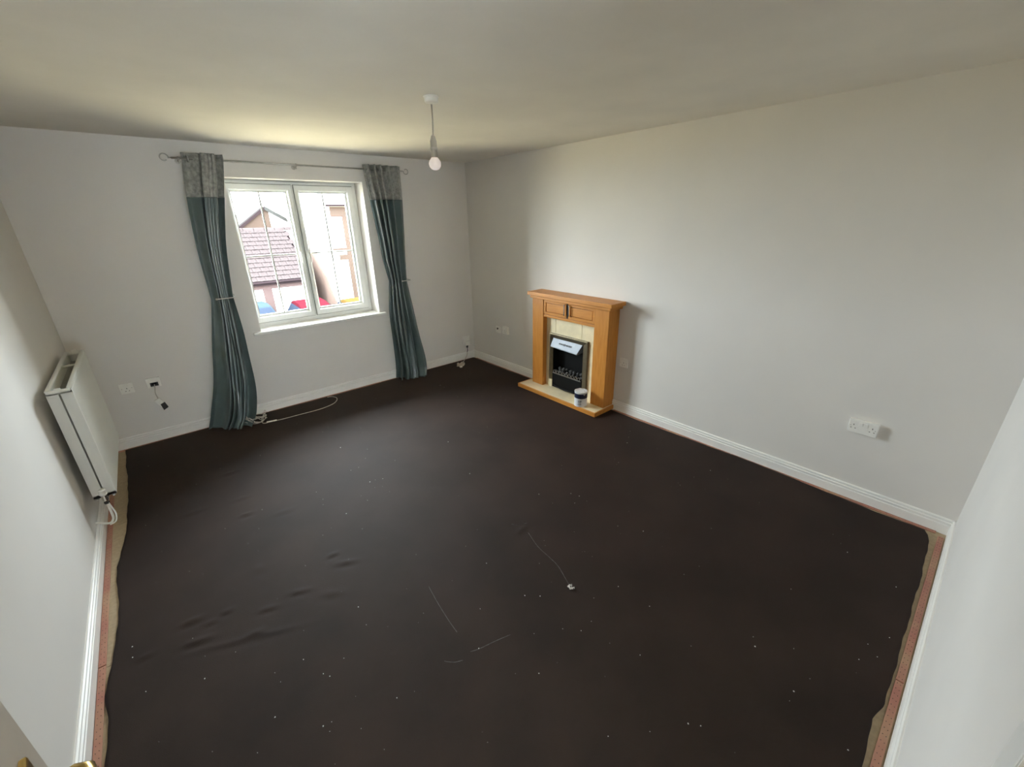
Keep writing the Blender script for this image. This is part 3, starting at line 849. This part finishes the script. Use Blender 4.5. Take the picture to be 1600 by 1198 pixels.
for lab, pts in (('steel holdback hook wrapped round the curtain on the radiator side', [(1.16, D - .001, 1.178), (1.165, D - .06, 1.178), (1.163, D - .115, 1.178), (1.145, D - .145, 1.178), (1.08, D - .150, 1.178), (1.02, D - .150, 1.178)]),
                 ('steel holdback hook wrapped round the curtain on the fireplace side', [(2.88, D - .001, 1.150), (2.885, D - .06, 1.150), (2.882, D - .112, 1.150), (2.865, D - .135, 1.150), (2.80, D - .138, 1.150), (2.77, D - .138, 1.150)])):
    t = thing('curtain_holdback', pts[0], lab, 'curtain hook', 'curtain holdbacks')
    mk('hook_arm', tube(NB(), spline(pts, 6), 0.0042, 8), 'steel', t, smooth=True)
    p = Vector(pts[-1])
    mk('end_knob', lathe(NB(), [(0, -.009), (.007, -.006), (.009, 0), (.007, .006), (0, .009)], p, 'x', 12), 'steel', t, smooth=True)
    q = Vector(pts[0])
    mk('wall_flange', tube(NB(), [q, q - Vector((0, 0.006, 0))], 0.016, 14), 'steel', t)

# ------------------------------------------------------------------ ceiling pendant
pc = (2.010, 2.476)
pen = thing('pendant_light', (pc[0], pc[1], H), 'bare white bulb hanging from a ceiling rose on a short flex', 'ceiling light')
mk('ceiling_rose', lathe(NB(), [(.041, -.0003), (.041, -.006), (.037, -.008), (.036, -.026), (.033, -.030), (.008, -.032), (.007, -.038)], (pc[0], pc[1], H), 'z', 28), 'plastic', pen, smooth=False)
mk('flex', tube(NB(), [(pc[0], pc[1], H - .036), (pc[0] - .001, pc[1], H - .10), (pc[0] - .004, pc[1], H - .19)], 0.0042, 8), 'cord', pen, smooth=True)
bx_, by_ = pc[0] - .006, pc[1]
lh = mk('lamp_holder', lathe(NB(), [(.005, .012), (.011, .006), (.015, -.008), (.0185, -.018), (.0185, -.050), (.0200, -.052), (.0200, -.062), (.0180, -.064), (.0165, -.105), (.0160, -.106)], (bx_, by_, H - .195), 'z', 24), 'holder', pen)
mk('holder_ring', lathe(NB(), [(.0195, 0), (.021, -.002), (.021, -.010), (.0195, -.012)], (bx_, by_, H - .243), 'z', 24), 'cord', lh)
mk('bulb', lathe(NB(), [(.013, .030), (.020, .024), (.029, .012), (.0335, 0), (.0335, -.008), (.030, -.020), (.021, -.031), (.010, -.036), (0, -.037)], (bx_, by_, H - .320), 'z', 28), 'bulb', pen, smooth=True)

# ------------------------------------------------------------------ fireplace surround
CZ = 0.0095
sur = thing('fireplace', (W - .15, 2.9, CZ), 'oak fireplace surround with cream marble back and hearth against the right wall', 'fireplace')
HX0, HY0, HY1, HZ = 3.492, 2.392, 3.485, 0.052
bm = NB()
box(bm, HX0, W - 0.002, HY0, HY1, CZ, HZ - 0.008)
box(bm, HX0, HX0 + 0.014, HY0, HY1, HZ - 0.008, HZ - 0.001)
box(bm, HX0 + .014, W - .017, HY0, HY0 + 0.014, HZ - 0.008, HZ - 0.001)
box(bm, HX0 + .014, W - .017, HY1 - 0.014, HY1, HZ - 0.008, HZ - 0.001)
mk('hearth_edging', bm, 'woodh', sur, bevel=0.0015, seg=1)
mk('hearth_slab', B(HX0 + 0.0145, W - 0.002, HY0 + 0.0145, HY1 - 0.0145, HZ - 0.008, HZ), 'marble', sur, bevel=0.001, seg=1)
PX = 3.642
for ya, yb in ((3.245, 3.402), (2.412, 2.572)):
    mk('pilaster', B(PX, W - 0.001, ya, yb, HZ, 1.004), 'wood', sur, bevel=0.002)
mk('mantel_shelf', B(3.585, W - 0.001, 2.352, 3.425, 1.036, 1.072), 'woodh', sur, bevel=0.004)
mk('mantel_moulding', B(3.612, W - 0.001, 2.380, 3.412, 1.004, 1.036), 'woodh', sur, bevel=0.006)
mk('frieze', B(3.662, W - 0.001, 2.572, 3.245, 0.822, 1.004), 'woodh', sur, bevel=0.0015)
mk('frieze_rail', B(3.650, 3.662, 2.572, 3.245, 0.822, 0.846), 'woodh', sur, bevel=0.002)
for ya, yb, hy_ in ((2.925, 3.240, 2.945), (2.577, 2.905, 2.885)):
    za, zb = 0.852, 1.000
    bm = NB()
    fr = 0.026
    box(bm, 3.648, 3.662, ya, yb, za, za + fr); box(bm, 3.648, 3.662, ya, yb, zb - fr, zb)
    box(bm, 3.648, 3.662, ya, ya + fr, za + fr, zb - fr); box(bm, 3.648, 3.662, yb - fr, yb, za + fr, zb - fr)
    dd = mk('cupboard_door', bm, 'woodh', sur, bevel=0.002, seg=1)
    mk('inset_panel', B(3.653, 3.661, ya + fr + .007, yb - fr - .007, za + fr + .007, zb - fr - .007), 'woodh', dd, bevel=0.002)
    hbm = tube(NB(), spline([(3.648, hy_, 0.880), (3.634, hy_, 0.882), (3.632, hy_, 0.890), (3.632, hy_, 0.975), (3.634, hy_, 0.983), (3.648, hy_, 0.985)], 4), 0.0055, 8)
    mk('handle', hbm, 'chrome', dd, smooth=True)
mk('centre_gap', B(3.649, 3.6615, 2.906, 2.924, 0.852, 1.0), 'black', sur)
# marble back panel in three slabs around the fire opening
MX = 3.702
jy0, jy1 = 2.765, 3.115
oy0, oy1, ozt = 2.668, 3.188, 0.655
bm = NB(); box(bm, MX, MX + .02, jy0 + .0022, jy1 - .0022, ozt, 0.822); mk('marble_slab', bm, 'marble', sur)
bm = NB(); box(bm, MX, MX + .02, oy1, 3.245, HZ, 0.822); box(bm, MX, MX + .02, jy1 + .0022, oy1, ozt, 0.822); box(bm, MX - .012, MX + .02, 3.150, 3.2, HZ, 0.135)
mk('marble_slab', bm, 'marble', sur)
bm = NB(); box(bm, MX, MX + .02, 2.572, oy0, HZ, 0.822); box(bm, MX, MX + .02, oy0, jy0 - .0022, ozt, 0.822)
mk('marble_slab', bm, 'marble', sur)

# ------------------------------------------------------------------ electric fire
fire = thing('electric_fire', (3.72, 2.93, HZ), 'black inset fire with coal bed and pale metal hood inside the fireplace', 'fire')
# trim: raised outer lip sloping in to the opening
iy0, iy1, izt, izb = 2.742, 3.152, 0.600, 0.075
bm = NB()
outer = [(oy0, .136), (oy0, ozt), (oy1, ozt), (oy1, .136)]
inner = [(iy0, .136), (iy0, izt), (iy1, izt), (iy1, .136)]
def U(pts, x): return [bm.verts.new((x, a, b)) for a, b in pts]
r0 = U(outer, MX - .0005); r1 = U(outer, MX - .018); r2_ = U([(oy0 + .012, .136), (oy0 + .012, ozt - .012), (oy1 - .012, ozt - .012), (oy1 - .012, .136)], MX - .020); r3 = U(inner, MX + .004); r4 = U(inner, MX + .02)
for a, b in ((r0, r1), (r1, r2_), (r2_, r3), (r3, r4)):
    for i in range(3): bm.faces.new((a[i], a[i + 1], b[i + 1], b[i]))
for i in (0, 3): bm.faces.new([r[i] for r in (r0, r1, r2_, r3, r4)])
mk('trim_frame', bm, 'pewter', fire)
bm = NB()
box(bm, 3.790, 3.796, iy0, iy1, HZ + .001, izt); box(bm, 3.712, 3.790, iy0 - .006, iy0, HZ + .001, izt); box(bm, 3.712, 3.790, iy1, iy1 + .006, HZ + .001, izt)
box(bm, 3.712, 3.796, iy0 - .006, iy1 + .006, izt, izt + .006)
mk('firebox', bm, 'black', fire)
# hood
bm = NB()
t0 = [(3.706, 3.150, .602), (3.706, 2.752, .602), (3.790, 2.752, .602), (3.790, 3.150, .602)]
t1 = [(3.668, 3.158, .520), (3.668, 2.790, .508), (3.76, 2.790, .508), (3.76, 3.158, .520)]
t1b = [(3.668, 3.158, .512), (3.668, 2.790, .500), (3.76, 2.790, .500), (3.76, 3.158, .512)]
rs = [[bm.verts.new(p) for p in q] for q in (t0, t1, t1b)]
bm.faces.new(rs[0]); bm.faces.new(rs[2][::-1])
for a, b in zip(rs[:-1], rs[1:]):
    for i in range(4): bm.faces.new((a[i], a[(i + 1) % 4], b[(i + 1) % 4], b[i]))
hood = mk('hood', bm, 'hood', fire, bevel=0.002)
# dark lettering-like emblem on the hood (illegible in the photograph)
bm = NB()
def hp(a, b, o=0.0012):   # a 0..1 along the hood from far to near, b 0..1 down
    p0 = Vector(t0[0]).lerp(Vector(t0[1]), a); p1 = Vector(t1[0]).lerp(Vector(t1[1]), a)
    return p0.lerp(p1, b) + Vector((-o, 0, o * .5))
rr = random.Random(3)
a = 0.27
while a < 0.72:
    w = rr.choice((.014, .022, .03))
    hgt = rr.uniform(.10, .18) * (1.6 if abs(a - .48) < .03 else 1)
    q = [hp(a, .48 - hgt / 2), hp(a + w, .48 - hgt / 2), hp(a + w, .50 + hgt / 2), hp(a, .50 + hgt / 2)]
    prism(bm, list(range(4)), lambda i: q[i], lambda i: q[i] + Vector((-.0008, 0, .0004)))
    a += w + rr.choice((.006, .012))
mk('emblem', bm, 'dark', hood)
mk('lower_front', B(3.700, 3.712, iy0, iy1, HZ + .001, 0.225), 'black', fire, bevel=0.003)
mk('ash_bar', tube(NB(), spline([(3.70, iy1 - .01, .085), (3.682, iy1 - .08, .078), (3.672, 2.95, .074), (3.682, iy0 + .08, .078), (3.70, iy0 + .01, .085)], 6), 0.008, 8), 'black', fire, smooth=True)
bm = NB()
box(bm, 3.694, 3.699, iy0 + .01, iy1 - .01, .212, .222)
for i in range(9):
    yy = iy0 + .035 + i * (iy1 - iy0 - .07) / 8
    torus(bm, (3.696, yy, .236), 0.016, 0.0032, 'x', 12, 6)
mk('fret', bm, 'steel', fire, smooth=False)
mk('coal_tray', B(3.7125, 3.789, iy0 + .001, iy1 - .001, .20, .215), 'black', fire)
rr = random.Random(9)
for i in range(15):
    bm = NB()
    bmesh.ops.create_icosphere(bm, subdivisions=1, radius=1)
    c = Vector((3.735 + .032 * (i % 2) + rr.uniform(-.006, .006), iy0 + .03 + (iy1 - iy0 - .06) * i / 14, .238 + .022 * (i % 2) + rr.uniform(-.006, .01)))
    s = Vector((rr.uniform(.018, .026), rr.uniform(.018, .030), rr.uniform(.016, .024)))
    for v in bm.verts:
        k = rr.uniform(.82, 1.15)
        v.co = Vector((v.co.x * s.x * k, v.co.y * s.y * k, v.co.z * s.z * k)) + c
    mk('coal', bm, 'coal', fire)

# ------------------------------------------------------------------ paint tin on the hearth
tc_ = (3.548, 2.615, HZ + .0006)
tin = thing('paint_tin', tc_, 'white and navy paint tin with wire handle standing on the hearth', 'paint tin')
TR, TH = 0.062, 0.150
mk('can', lathe(NB(), [(TR - .002, 0), (TR + .001, .001), (TR + .001, .006), (TR, .008), (TR, .085), (TR, TH - .008), (TR + .0015, TH - .006), (TR + .0015, TH), (TR - .006, TH), (TR - .008, TH - .006), (0, TH - .006)], tc_, 'z', 36), 'tin', tin)
mk('label_band', lathe(NB(), [(TR + .0002, .086), (TR + .0008, .087), (TR + .0008, .133), (TR + .0002, .134)], tc_, 'z', 36), 'navy', tin)
mk('lid', lathe(NB(), [(TR - .008, TH - .0055), (TR - .008, TH - .001), (TR - .011, TH + .001), (TR - .016, TH - .003), (0, TH - .003)], tc_, 'z', 36), 'tin', tin)
bm = NB()
for (az, z0, z1, da) in ((-2.75, .058, .066, .10), (-2.45, .058, .066, .12), (-2.62, .044, .049, .22), (-2.80, .026, .031, .08), (-2.50, .026, .031, .16)):
    q = []
    for aa in (az - da, az + da):
        for zz in (z0, z1):
            q.append(Vector((tc_[0] + (TR + .0006) * math.cos(aa), tc_[1] + (TR + .0006) * math.sin(aa), tc_[2] + zz)))
    q = [q[0], q[2], q[3], q[1]]
    c = Vector((math.cos(az), math.sin(az), 0)) * .0008
    prism(bm, list(range(4)), lambda i: q[i] - c * 1.5, lambda i: q[i] + c)
mk('label_print', bm, 'navy', tin)
pts = []
for i in range(13):
    a = PI * i / 12
    pts.append((tc_[0] + .02 * math.sin(a) + .02 * math.cos(a), tc_[1] + (TR + .006) * math.cos(a), tc_[2] + TH - .02 + .035 * math.sin(a)))
mk('wire_handle', tube(NB(), pts, 0.0018, 6), 'steel', tin, smooth=True)
for s in (-1, 1):
    bm = NB()
    lathe(bm, [(.009, -.003), (.009, .003), (.004, .005)] if s > 0 else [(.004, -.005), (.009, -.003), (.009, .003)], (tc_[0] + .02 * s, tc_[1] + s * (TR - .003), tc_[2] + TH - .02), 'y', 12)
    mk('handle_ear', bm, 'steel', tin)

# ------------------------------------------------------------------ bits on the carpet
def fleck(bm, x, y, s, r_):
    z = cz(x, y)
    n = r_.choice((4, 5, 6))
    a0 = r_.uniform(0, 6)
    poly = [(x + s * r_.uniform(.5, 1.1) * math.cos(a0 + 2 * PI * i / n), y + s * r_.uniform(.5, 1.1) * math.sin(a0 + 2 * PI * i / n)) for i in range(n)]
    prism(bm, poly, lambda p: Vector((p[0], p[1], z + .0002)), lambda p: Vector((x + (p[0] - x) * .7, y + (p[1] - y) * .7, z + .0002 + s * .6)))

spots = [(1.553, 2.806), (1.486, 3.483), (1.465, 2.832), (1.204, 2.598), (2.069, 2.426), (2.278, 1.9), (2.387, 1.67), (2.446, 1.757), (0.745, 1.629), (0.762, 1.6), (0.7, 1.75), (0.835, 1.638), (0.679, 1.426), (1.645, 1.352), (1.7, 1.298), (1.652, 1.1), (1.782, 1.037), (1.427, 1.026), (1.303, 1.281), (1.709, 1.037), (2.263, 0.503), (3.186, 0.361), (3.084, 0.136), (2.711, 0.101), (2.602, 0.157), (2.56, 0.117), (2.488, 0.166), (2.059, 0.109), (1.744, 0.488), (2.221, 0.479), (2.057, 0.9), (2.041, 1.072), (1.811, 0.792), (0.132, 2.265), (0.132, 2.332), (0.172, 2.039), (0.985, 1.85), (2.212, 2.948), (2.859, 4.119), (2.86, 4.038), (3.315, 1.903), (3.423, 1.248), (2.467, 1.7), (0.356, 4.656), (0.243, 4.235), (2.679, 0.482), (1.716, 0.523), (2.137, 0.303), (0.362, 1.94), (0.549, 1.581), (0.935, 1.333), (1.458, 0.695), (1.629, 1.649), (2.49, 1.215), (2.413, 1.345)]
r_ = random.Random(21)
for k, (x, y) in enumerate(spots):
    bm = NB()
    fleck(bm, x, y, r_.uniform(.0018, .0038) * (0.8 if x > 2.3 and y < .6 else 1), r_)
    tag(mk('plaster_fleck', bm, 'white_scrap'), 'tiny white plaster fleck lying on the dark carpet', 'fleck', 'white plaster flecks scattered on the carpet')
bm = NB()
for _ in range(240):
    x, y = r_.uniform(.2, 3.6), r_.uniform(.15, 4.4)
    if x > 3.45 and 2.35 < y < 3.5: continue
    fleck(bm, x, y, r_.uniform(.0007, .0017), r_)
tag(mk('dust_crumbs', bm, 'white_scrap', origin=(1.9, 2.3, 0)), 'fine pale crumbs of dust sprinkled over the whole carpet', 'dust', kind='stuff')
# crumpled scrap at the end of the scuff
bm = NB()
gx = 7
vs = [[bm.verts.new((1.842 + .0045 * i * (.8 + .3 * math.sin(j * 1.7)), 1.214 + .005 * j + .004 * math.sin(i * 2.1), cz(1.851, 1.231) + .001 + .010 * abs(math.sin(i * 1.9 + j * 1.3)) * math.cos(j * .7) ** 2)) for i in range(gx)] for j in range(gx)]
for j in range(gx - 1):
    for i in range(gx - 1):
        if (i + 2 * j) % 5 != 0: bm.faces.new((vs[j][i], vs[j][i + 1], vs[j + 1][i + 1], vs[j + 1][i]))
bmesh.ops.delete(bm, geom=[v for v in bm.verts if not v.link_faces], context='VERTS')
so = mk('paper_scrap', bm, 'white_scrap')
md = so.modifiers.new('thickness', 'SOLIDIFY'); md.thickness = 0.0006
tag(so, 'crumpled white scrap at the end of the long scuff in the middle of the carpet', 'scrap')

# ------------------------------------------------------------------ outside
GZ = -3.0
structure('ground', B(-40, 60, D + 0.35, 90, GZ - .2, GZ), 'tar')
# garage block
gar = thing('garage', (3.5, 21.5, GZ), 'brick garage block with a tiled roof and white doors, seen through the left sash', 'building')
GX0, GX1, GY = 0.5, 6.42, 21.5
EY, EZ, RY, RZ = 21.25, -0.60, 24.28, 1.49
bm = NB()
px0, px1 = 4.42, 4.78
box(bm, GX0, GX1, GY, GY + .25, -0.95, -0.62)
for a, b in ((GX0, 1.6), (px0, px1), (GX1 - .25, GX1)): box(bm, a, b, GY, GY + .25, GZ, -0.95)
prism(bm, [(GY + .25, GZ), (GY + .25, -.5), (RY, RZ - .12), (27.2, -.5), (27.2, GZ)], lambda p: Vector((GX0, p[0], p[1])), lambda p: Vector((GX0 + .2, p[0], p[1])))
prism(bm, [(GY + .25, GZ), (GY + .25, -.5), (RY, RZ - .12), (27.2, -.5), (27.2, GZ)], lambda p: Vector((GX1 - .2, p[0], p[1])), lambda p: Vector((GX1, p[0], p[1])))
mk('brick_wall', bm, 'brick', gar)
for a, b in ((1.6, px0), (px1, GX1 - .25)):
    bm = NB()
    n = 4
    for i in range(n):
        z0 = GZ + (2.05) * i / n
        box(bm, a, b, GY + .08, GY + .12, z0 + .01, z0 + 2.05 / n - .01)
    box(bm, a, b, GY + .12, GY + .14, GZ, -0.95)
    mk('garage_door', bm, 'render', gar)
mk('fascia', B(GX0 - .1, GX1 + .1, EY + .06, EY + .09, EZ - .16, EZ + .0), 'fascia', gar)
mk('gutter', tube(NB(), [(GX0 - .1, EY + .0, EZ - .04), (GX1 + .1, EY + .0, EZ - .04)], .055, 8), 'fascia', gar)
th = math.atan2(RZ - EZ, RY - EY); sl = Vector((0, math.cos(th), math.sin(th))); nl = Vector((0, -math.sin(th), math.cos(th)))
SL = math.hypot(RY - EY, RZ - EZ)
bm = NB()
prism(bm, [(EY + .05, EZ - .02), (RY, RZ - .07), (27.5, EZ - .02), (27.5, EZ - .1), (RY, RZ - .14), (EY + .05, EZ - .1)], lambda p: Vector((GX0 - .1, p[0], p[1])), lambda p: Vector((GX1 + .1, p[0], p[1])))
mk('roof_deck', bm, 'fascia', gar)
rows_, gauge, tw = 12, SL / 12, 0.33
proto = None
e0 = Vector((0, EY, EZ))
cols_ = int((GX1 - 2.6 + .1) / tw) + 1
for r in range(rows_):
    for c in range(cols_):
        x0 = 2.6 + c * tw - (tw / 2 if r % 2 else 0)
        if x0 + tw > GX1 + .5: continue
        base = Vector((x0, 0, 0)) + e0 + sl * (gauge * r)
        if proto is None:
            bm = NB()
            L = gauge + .07
            prof = [(0, 0), (.03, .012), (.09, .012), (.12, 0), (.19, 0), (.215, .012), (.285, .012), (.322, 0), (.322, -.016), (0, -.016)]
            prism(bm, prof, lambda p: Vector((p[0], 0, 0)) + nl * (p[1] + .052), lambda p: Vector((p[0], 0, 0)) + sl * L + nl * (p[1] + .012))
            bmesh.ops.recalc_face_normals(bm, faces=bm.faces)
            proto = bpy.data.meshes.new('roof_tile'); bm.to_mesh(proto); bm.free(); proto.materials.append(M['tile'])
        o = bpy.data.objects.new('roof_tile', proto)
        o.location = base - ORG[gar.name] + nl * random.uniform(-.004, .004)
        link(o, gar)
x = 2.4
while x < GX1 + .1:
    bm = NB()
    prism(bm, [(-.16, -.09), (-.10, .02), (0, .06), (.10, .02), (.16, -.09), (0, -.02)], lambda p: Vector((x, RY + p[0], RZ + .03 + p[1])), lambda p: Vector((x + .43, RY + p[0], RZ + .03 + p[1])))
    mk('ridge_tile', bm, 'tile', gar)
    x += .45
# gabled house behind the garages
gh = thing('gabled_house', (7.5, 33, GZ), 'brick house gable rising behind the garage roof', 'building')
ax, az, gy = 7.53, 2.72, 32.6
def gp(p): return Vector((p[0], gy, p[1]))
def gq(p): return Vector((p[0], gy + .3, p[1]))
mk('gable_wall', prism(NB(), [(3.4, GZ), (3.4, -.2), (ax, az - .06), (ax + .22, az - .20), (ax + .22, GZ)], gp, gq), 'brick2', gh)
mk('rendered_wall', prism(NB(), [(ax + .22, GZ), (ax + .22, az - .20), (11.4, .30), (11.4, GZ)], gp, gq), 'render', gh)
mk('barge_board', prism(NB(), [(3.1, -.42), (ax, az + .05), (ax, az - .14), (3.1, -.62)], lambda p: Vector((p[0], gy - .12, p[1])), lambda p: Vector((p[0], gy - .02, p[1]))), 'fascia', gh)
mk('barge_board', prism(NB(), [(ax, az + .10), (8.75, az - .66), (8.75, az - .92), (ax, az - .16)], lambda p: Vector((p[0], gy - .12, p[1])), lambda p: Vector((p[0], gy - .02, p[1]))), 'greyboard', gh)
mk('roof', prism(NB(), [(3.0, -.42), (ax, az + .08), (11.6, .25), (11.6, .1), (ax, az - .06), (3.0, -.58)], lambda p: Vector((p[0], gy + .3, p[1])), lambda p: Vector((p[0], gy + 7, p[1]))), 'paleroof', gh)
# pale house on the right
ph_ = thing('rendered_house', (10.5, 24, GZ), 'pale rendered house with brick pier and dark eaves, seen through the right sash', 'building')
HX, HYF, FZ = 8.60, 24.0, 2.62
mk('rendered_wall', B(HX, 16, HYF, HYF + .3, GZ, FZ - .1), 'render', ph_)
mk('side_wall', B(HX - .02, HX + .28, HYF + .3, 31, GZ, FZ - .1), 'render', ph_)
mk('brick_band', B(HX + .10, 16, HYF - .04, HYF, 2.02, FZ - .1), 'brick2', ph_)
mk('brick_pier', B(9.28, 9.74, HYF - .06, HYF, GZ, 2.02), 'brick2', ph_)
mk('brick_sill', B(8.55, 9.28, HYF - .10, HYF, .36, .46), 'brick2', ph_)
mk('brick_corbel', B(8.85, 9.28, HYF - .08, HYF, -.15, .12), 'brick2', ph_)
mk('fascia', B(HX - .15, 16.2, HYF - .35, HYF - .30, FZ - .12, FZ + .08), 'fascia', ph_)
mk('soffit', B(HX - .15, 16.2, HYF - .30, HYF, FZ - .12, FZ - .10), 'render', ph_)
mk('roof', prism(NB(), [(HYF - .4, FZ + .08), (28, FZ + 2.6), (32, FZ + .08), (32, FZ - .02), (HYF - .4, FZ - .02)], lambda p: Vector((HX - .2, p[0], p[1])), lambda p: Vector((16.2, p[0], p[1]))), 'render', ph_)
# added lean-to: its sloping brick edge stands in for a shadow line
lt = thing('shadow_edge_lean_to', (7.8, 22.3, GZ), 'added brick lean-to with sloping pale roof, standing in for a shadow edge between the garage and the rendered house', 'building')
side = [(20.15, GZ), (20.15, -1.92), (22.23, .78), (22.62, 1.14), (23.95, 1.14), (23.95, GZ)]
mk('side_wall', prism(NB(), side, lambda p: Vector((7.1, p[0], p[1])), lambda p: Vector((7.35, p[0], p[1]))), 'brick_lit', lt)
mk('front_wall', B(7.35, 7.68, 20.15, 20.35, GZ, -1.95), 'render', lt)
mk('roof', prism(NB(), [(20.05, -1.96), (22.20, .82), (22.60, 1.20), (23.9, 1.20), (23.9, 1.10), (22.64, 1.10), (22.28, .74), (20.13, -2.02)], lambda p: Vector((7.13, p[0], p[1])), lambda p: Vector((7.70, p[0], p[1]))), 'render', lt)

# cars
def car(loc, rot, paint, label, sc=(.85, .82, 1.08)):
    t = thing('parked_car', (loc[0], loc[1], GZ), label, 'car', 'cars parked in front of the garages')
    R_ = Matrix.Rotation(rot, 3, 'Z'); o = Vector((loc[0], loc[1], GZ))
    def T(p): return R_ @ Vector((p[0] * sc[0], p[1] * sc[1], p[2] * sc[2])) + o
    hw = .88
    # station rows along the length: (x, half width low, z sill, z shoulder, ...)
    lower = [(-2.05, .42), (-2.1, .55), (-2.02, .88), (-1.75, .98), (-.9, 1.02), (.9, 1.0), (1.75, .86), (2.05, .70), (2.1, .5), (2.05, .30), (-2.0, .30)]
    bm = NB()
    prism(bm, lower, lambda p: T((p[0], -hw, p[1])), lambda p: T((p[0], hw, p[1])))
    body = mk('body', bm, paint, t, bevel=0.05, seg=3)
    cab = [(-1.85, 1.0), (-1.45, 1.52), (-1.0, 1.62), (-.1, 1.65), (.35, 1.58), (1.15, 1.0)]
    bm = NB()
    a = [bm.verts.new(T((p[0], -(hw - .02 - .22 * (p[1] - 1.0) / .65), p[1]))) for p in cab]
    b = [bm.verts.new(T((p[0], (hw - .02 - .22 * (p[1] - 1.0) / .65), p[1]))) for p in cab]
    bm.faces.new(a[::-1]); bm.faces.new(b)
    for i in range(len(cab)): bm.faces.new((a[i], a[(i + 1) % len(cab)], b[(i + 1) % len(cab)], b[i]))
    mk('cabin', bm, paint, t, bevel=0.03, seg=2)
    bm = NB()
    def quad(ps, off):
        ps = [Vector(p) for p in ps]; n_ = Vector(off)
        prism(bm, list(range(4)), lambda i: T(ps[i]), lambda i: T(ps[i] + n_))
    quad([(.47, -.58, 1.52), (1.10, -.76, 1.05), (1.10, .76, 1.05), (.47, .58, 1.52)], (.02, 0, .025))
    mk('windscreen', bm, 'carglass', t)
    bm = NB(); quad([(-1.50, -.58, 1.48), (-1.50, .58, 1.48), (-1.82, .74, 1.06), (-1.82, -.74, 1.06)], (-.03, 0, .02)); mk('rear_window', bm, 'carglass', t)
    for s in (-1, 1):
        bm = NB(); quad([(-1.35, s * .70, 1.50), (.30, s * .68, 1.52), (.95, s * .855, 1.06), (-1.6, s * .855, 1.06)], (0, s * .02, .01)); mk('side_window', bm, 'carglass', t)
        bm = NB(); quad([(.75, s * .88, 1.03), (.93, s * .88, 1.03), (.93, s * .88, 1.17), (.75, s * .88, 1.17)], (0, s * .16, 0)); mk('wing_mirror', bm, paint, t)
        for x in (-1.3, 1.35):
            c = T((x, s * (hw - .08), .32)); e = T((x, s * (hw + .02), .32))
            mk('wheel', tube(NB(), [c, e], .32, 20), 'tyre', t)
    return t
car((3.58, 19.4), -1.52, 'carblue', 'pale blue car parked outside, at the lower left of the window')
car((5.55, 19.3), 1.55, 'carred', 'red car parked outside, in the middle of the window view')
car((7.12, 18.1), 1.57, 'caryel', 'orange car parked outside, right of the red car')
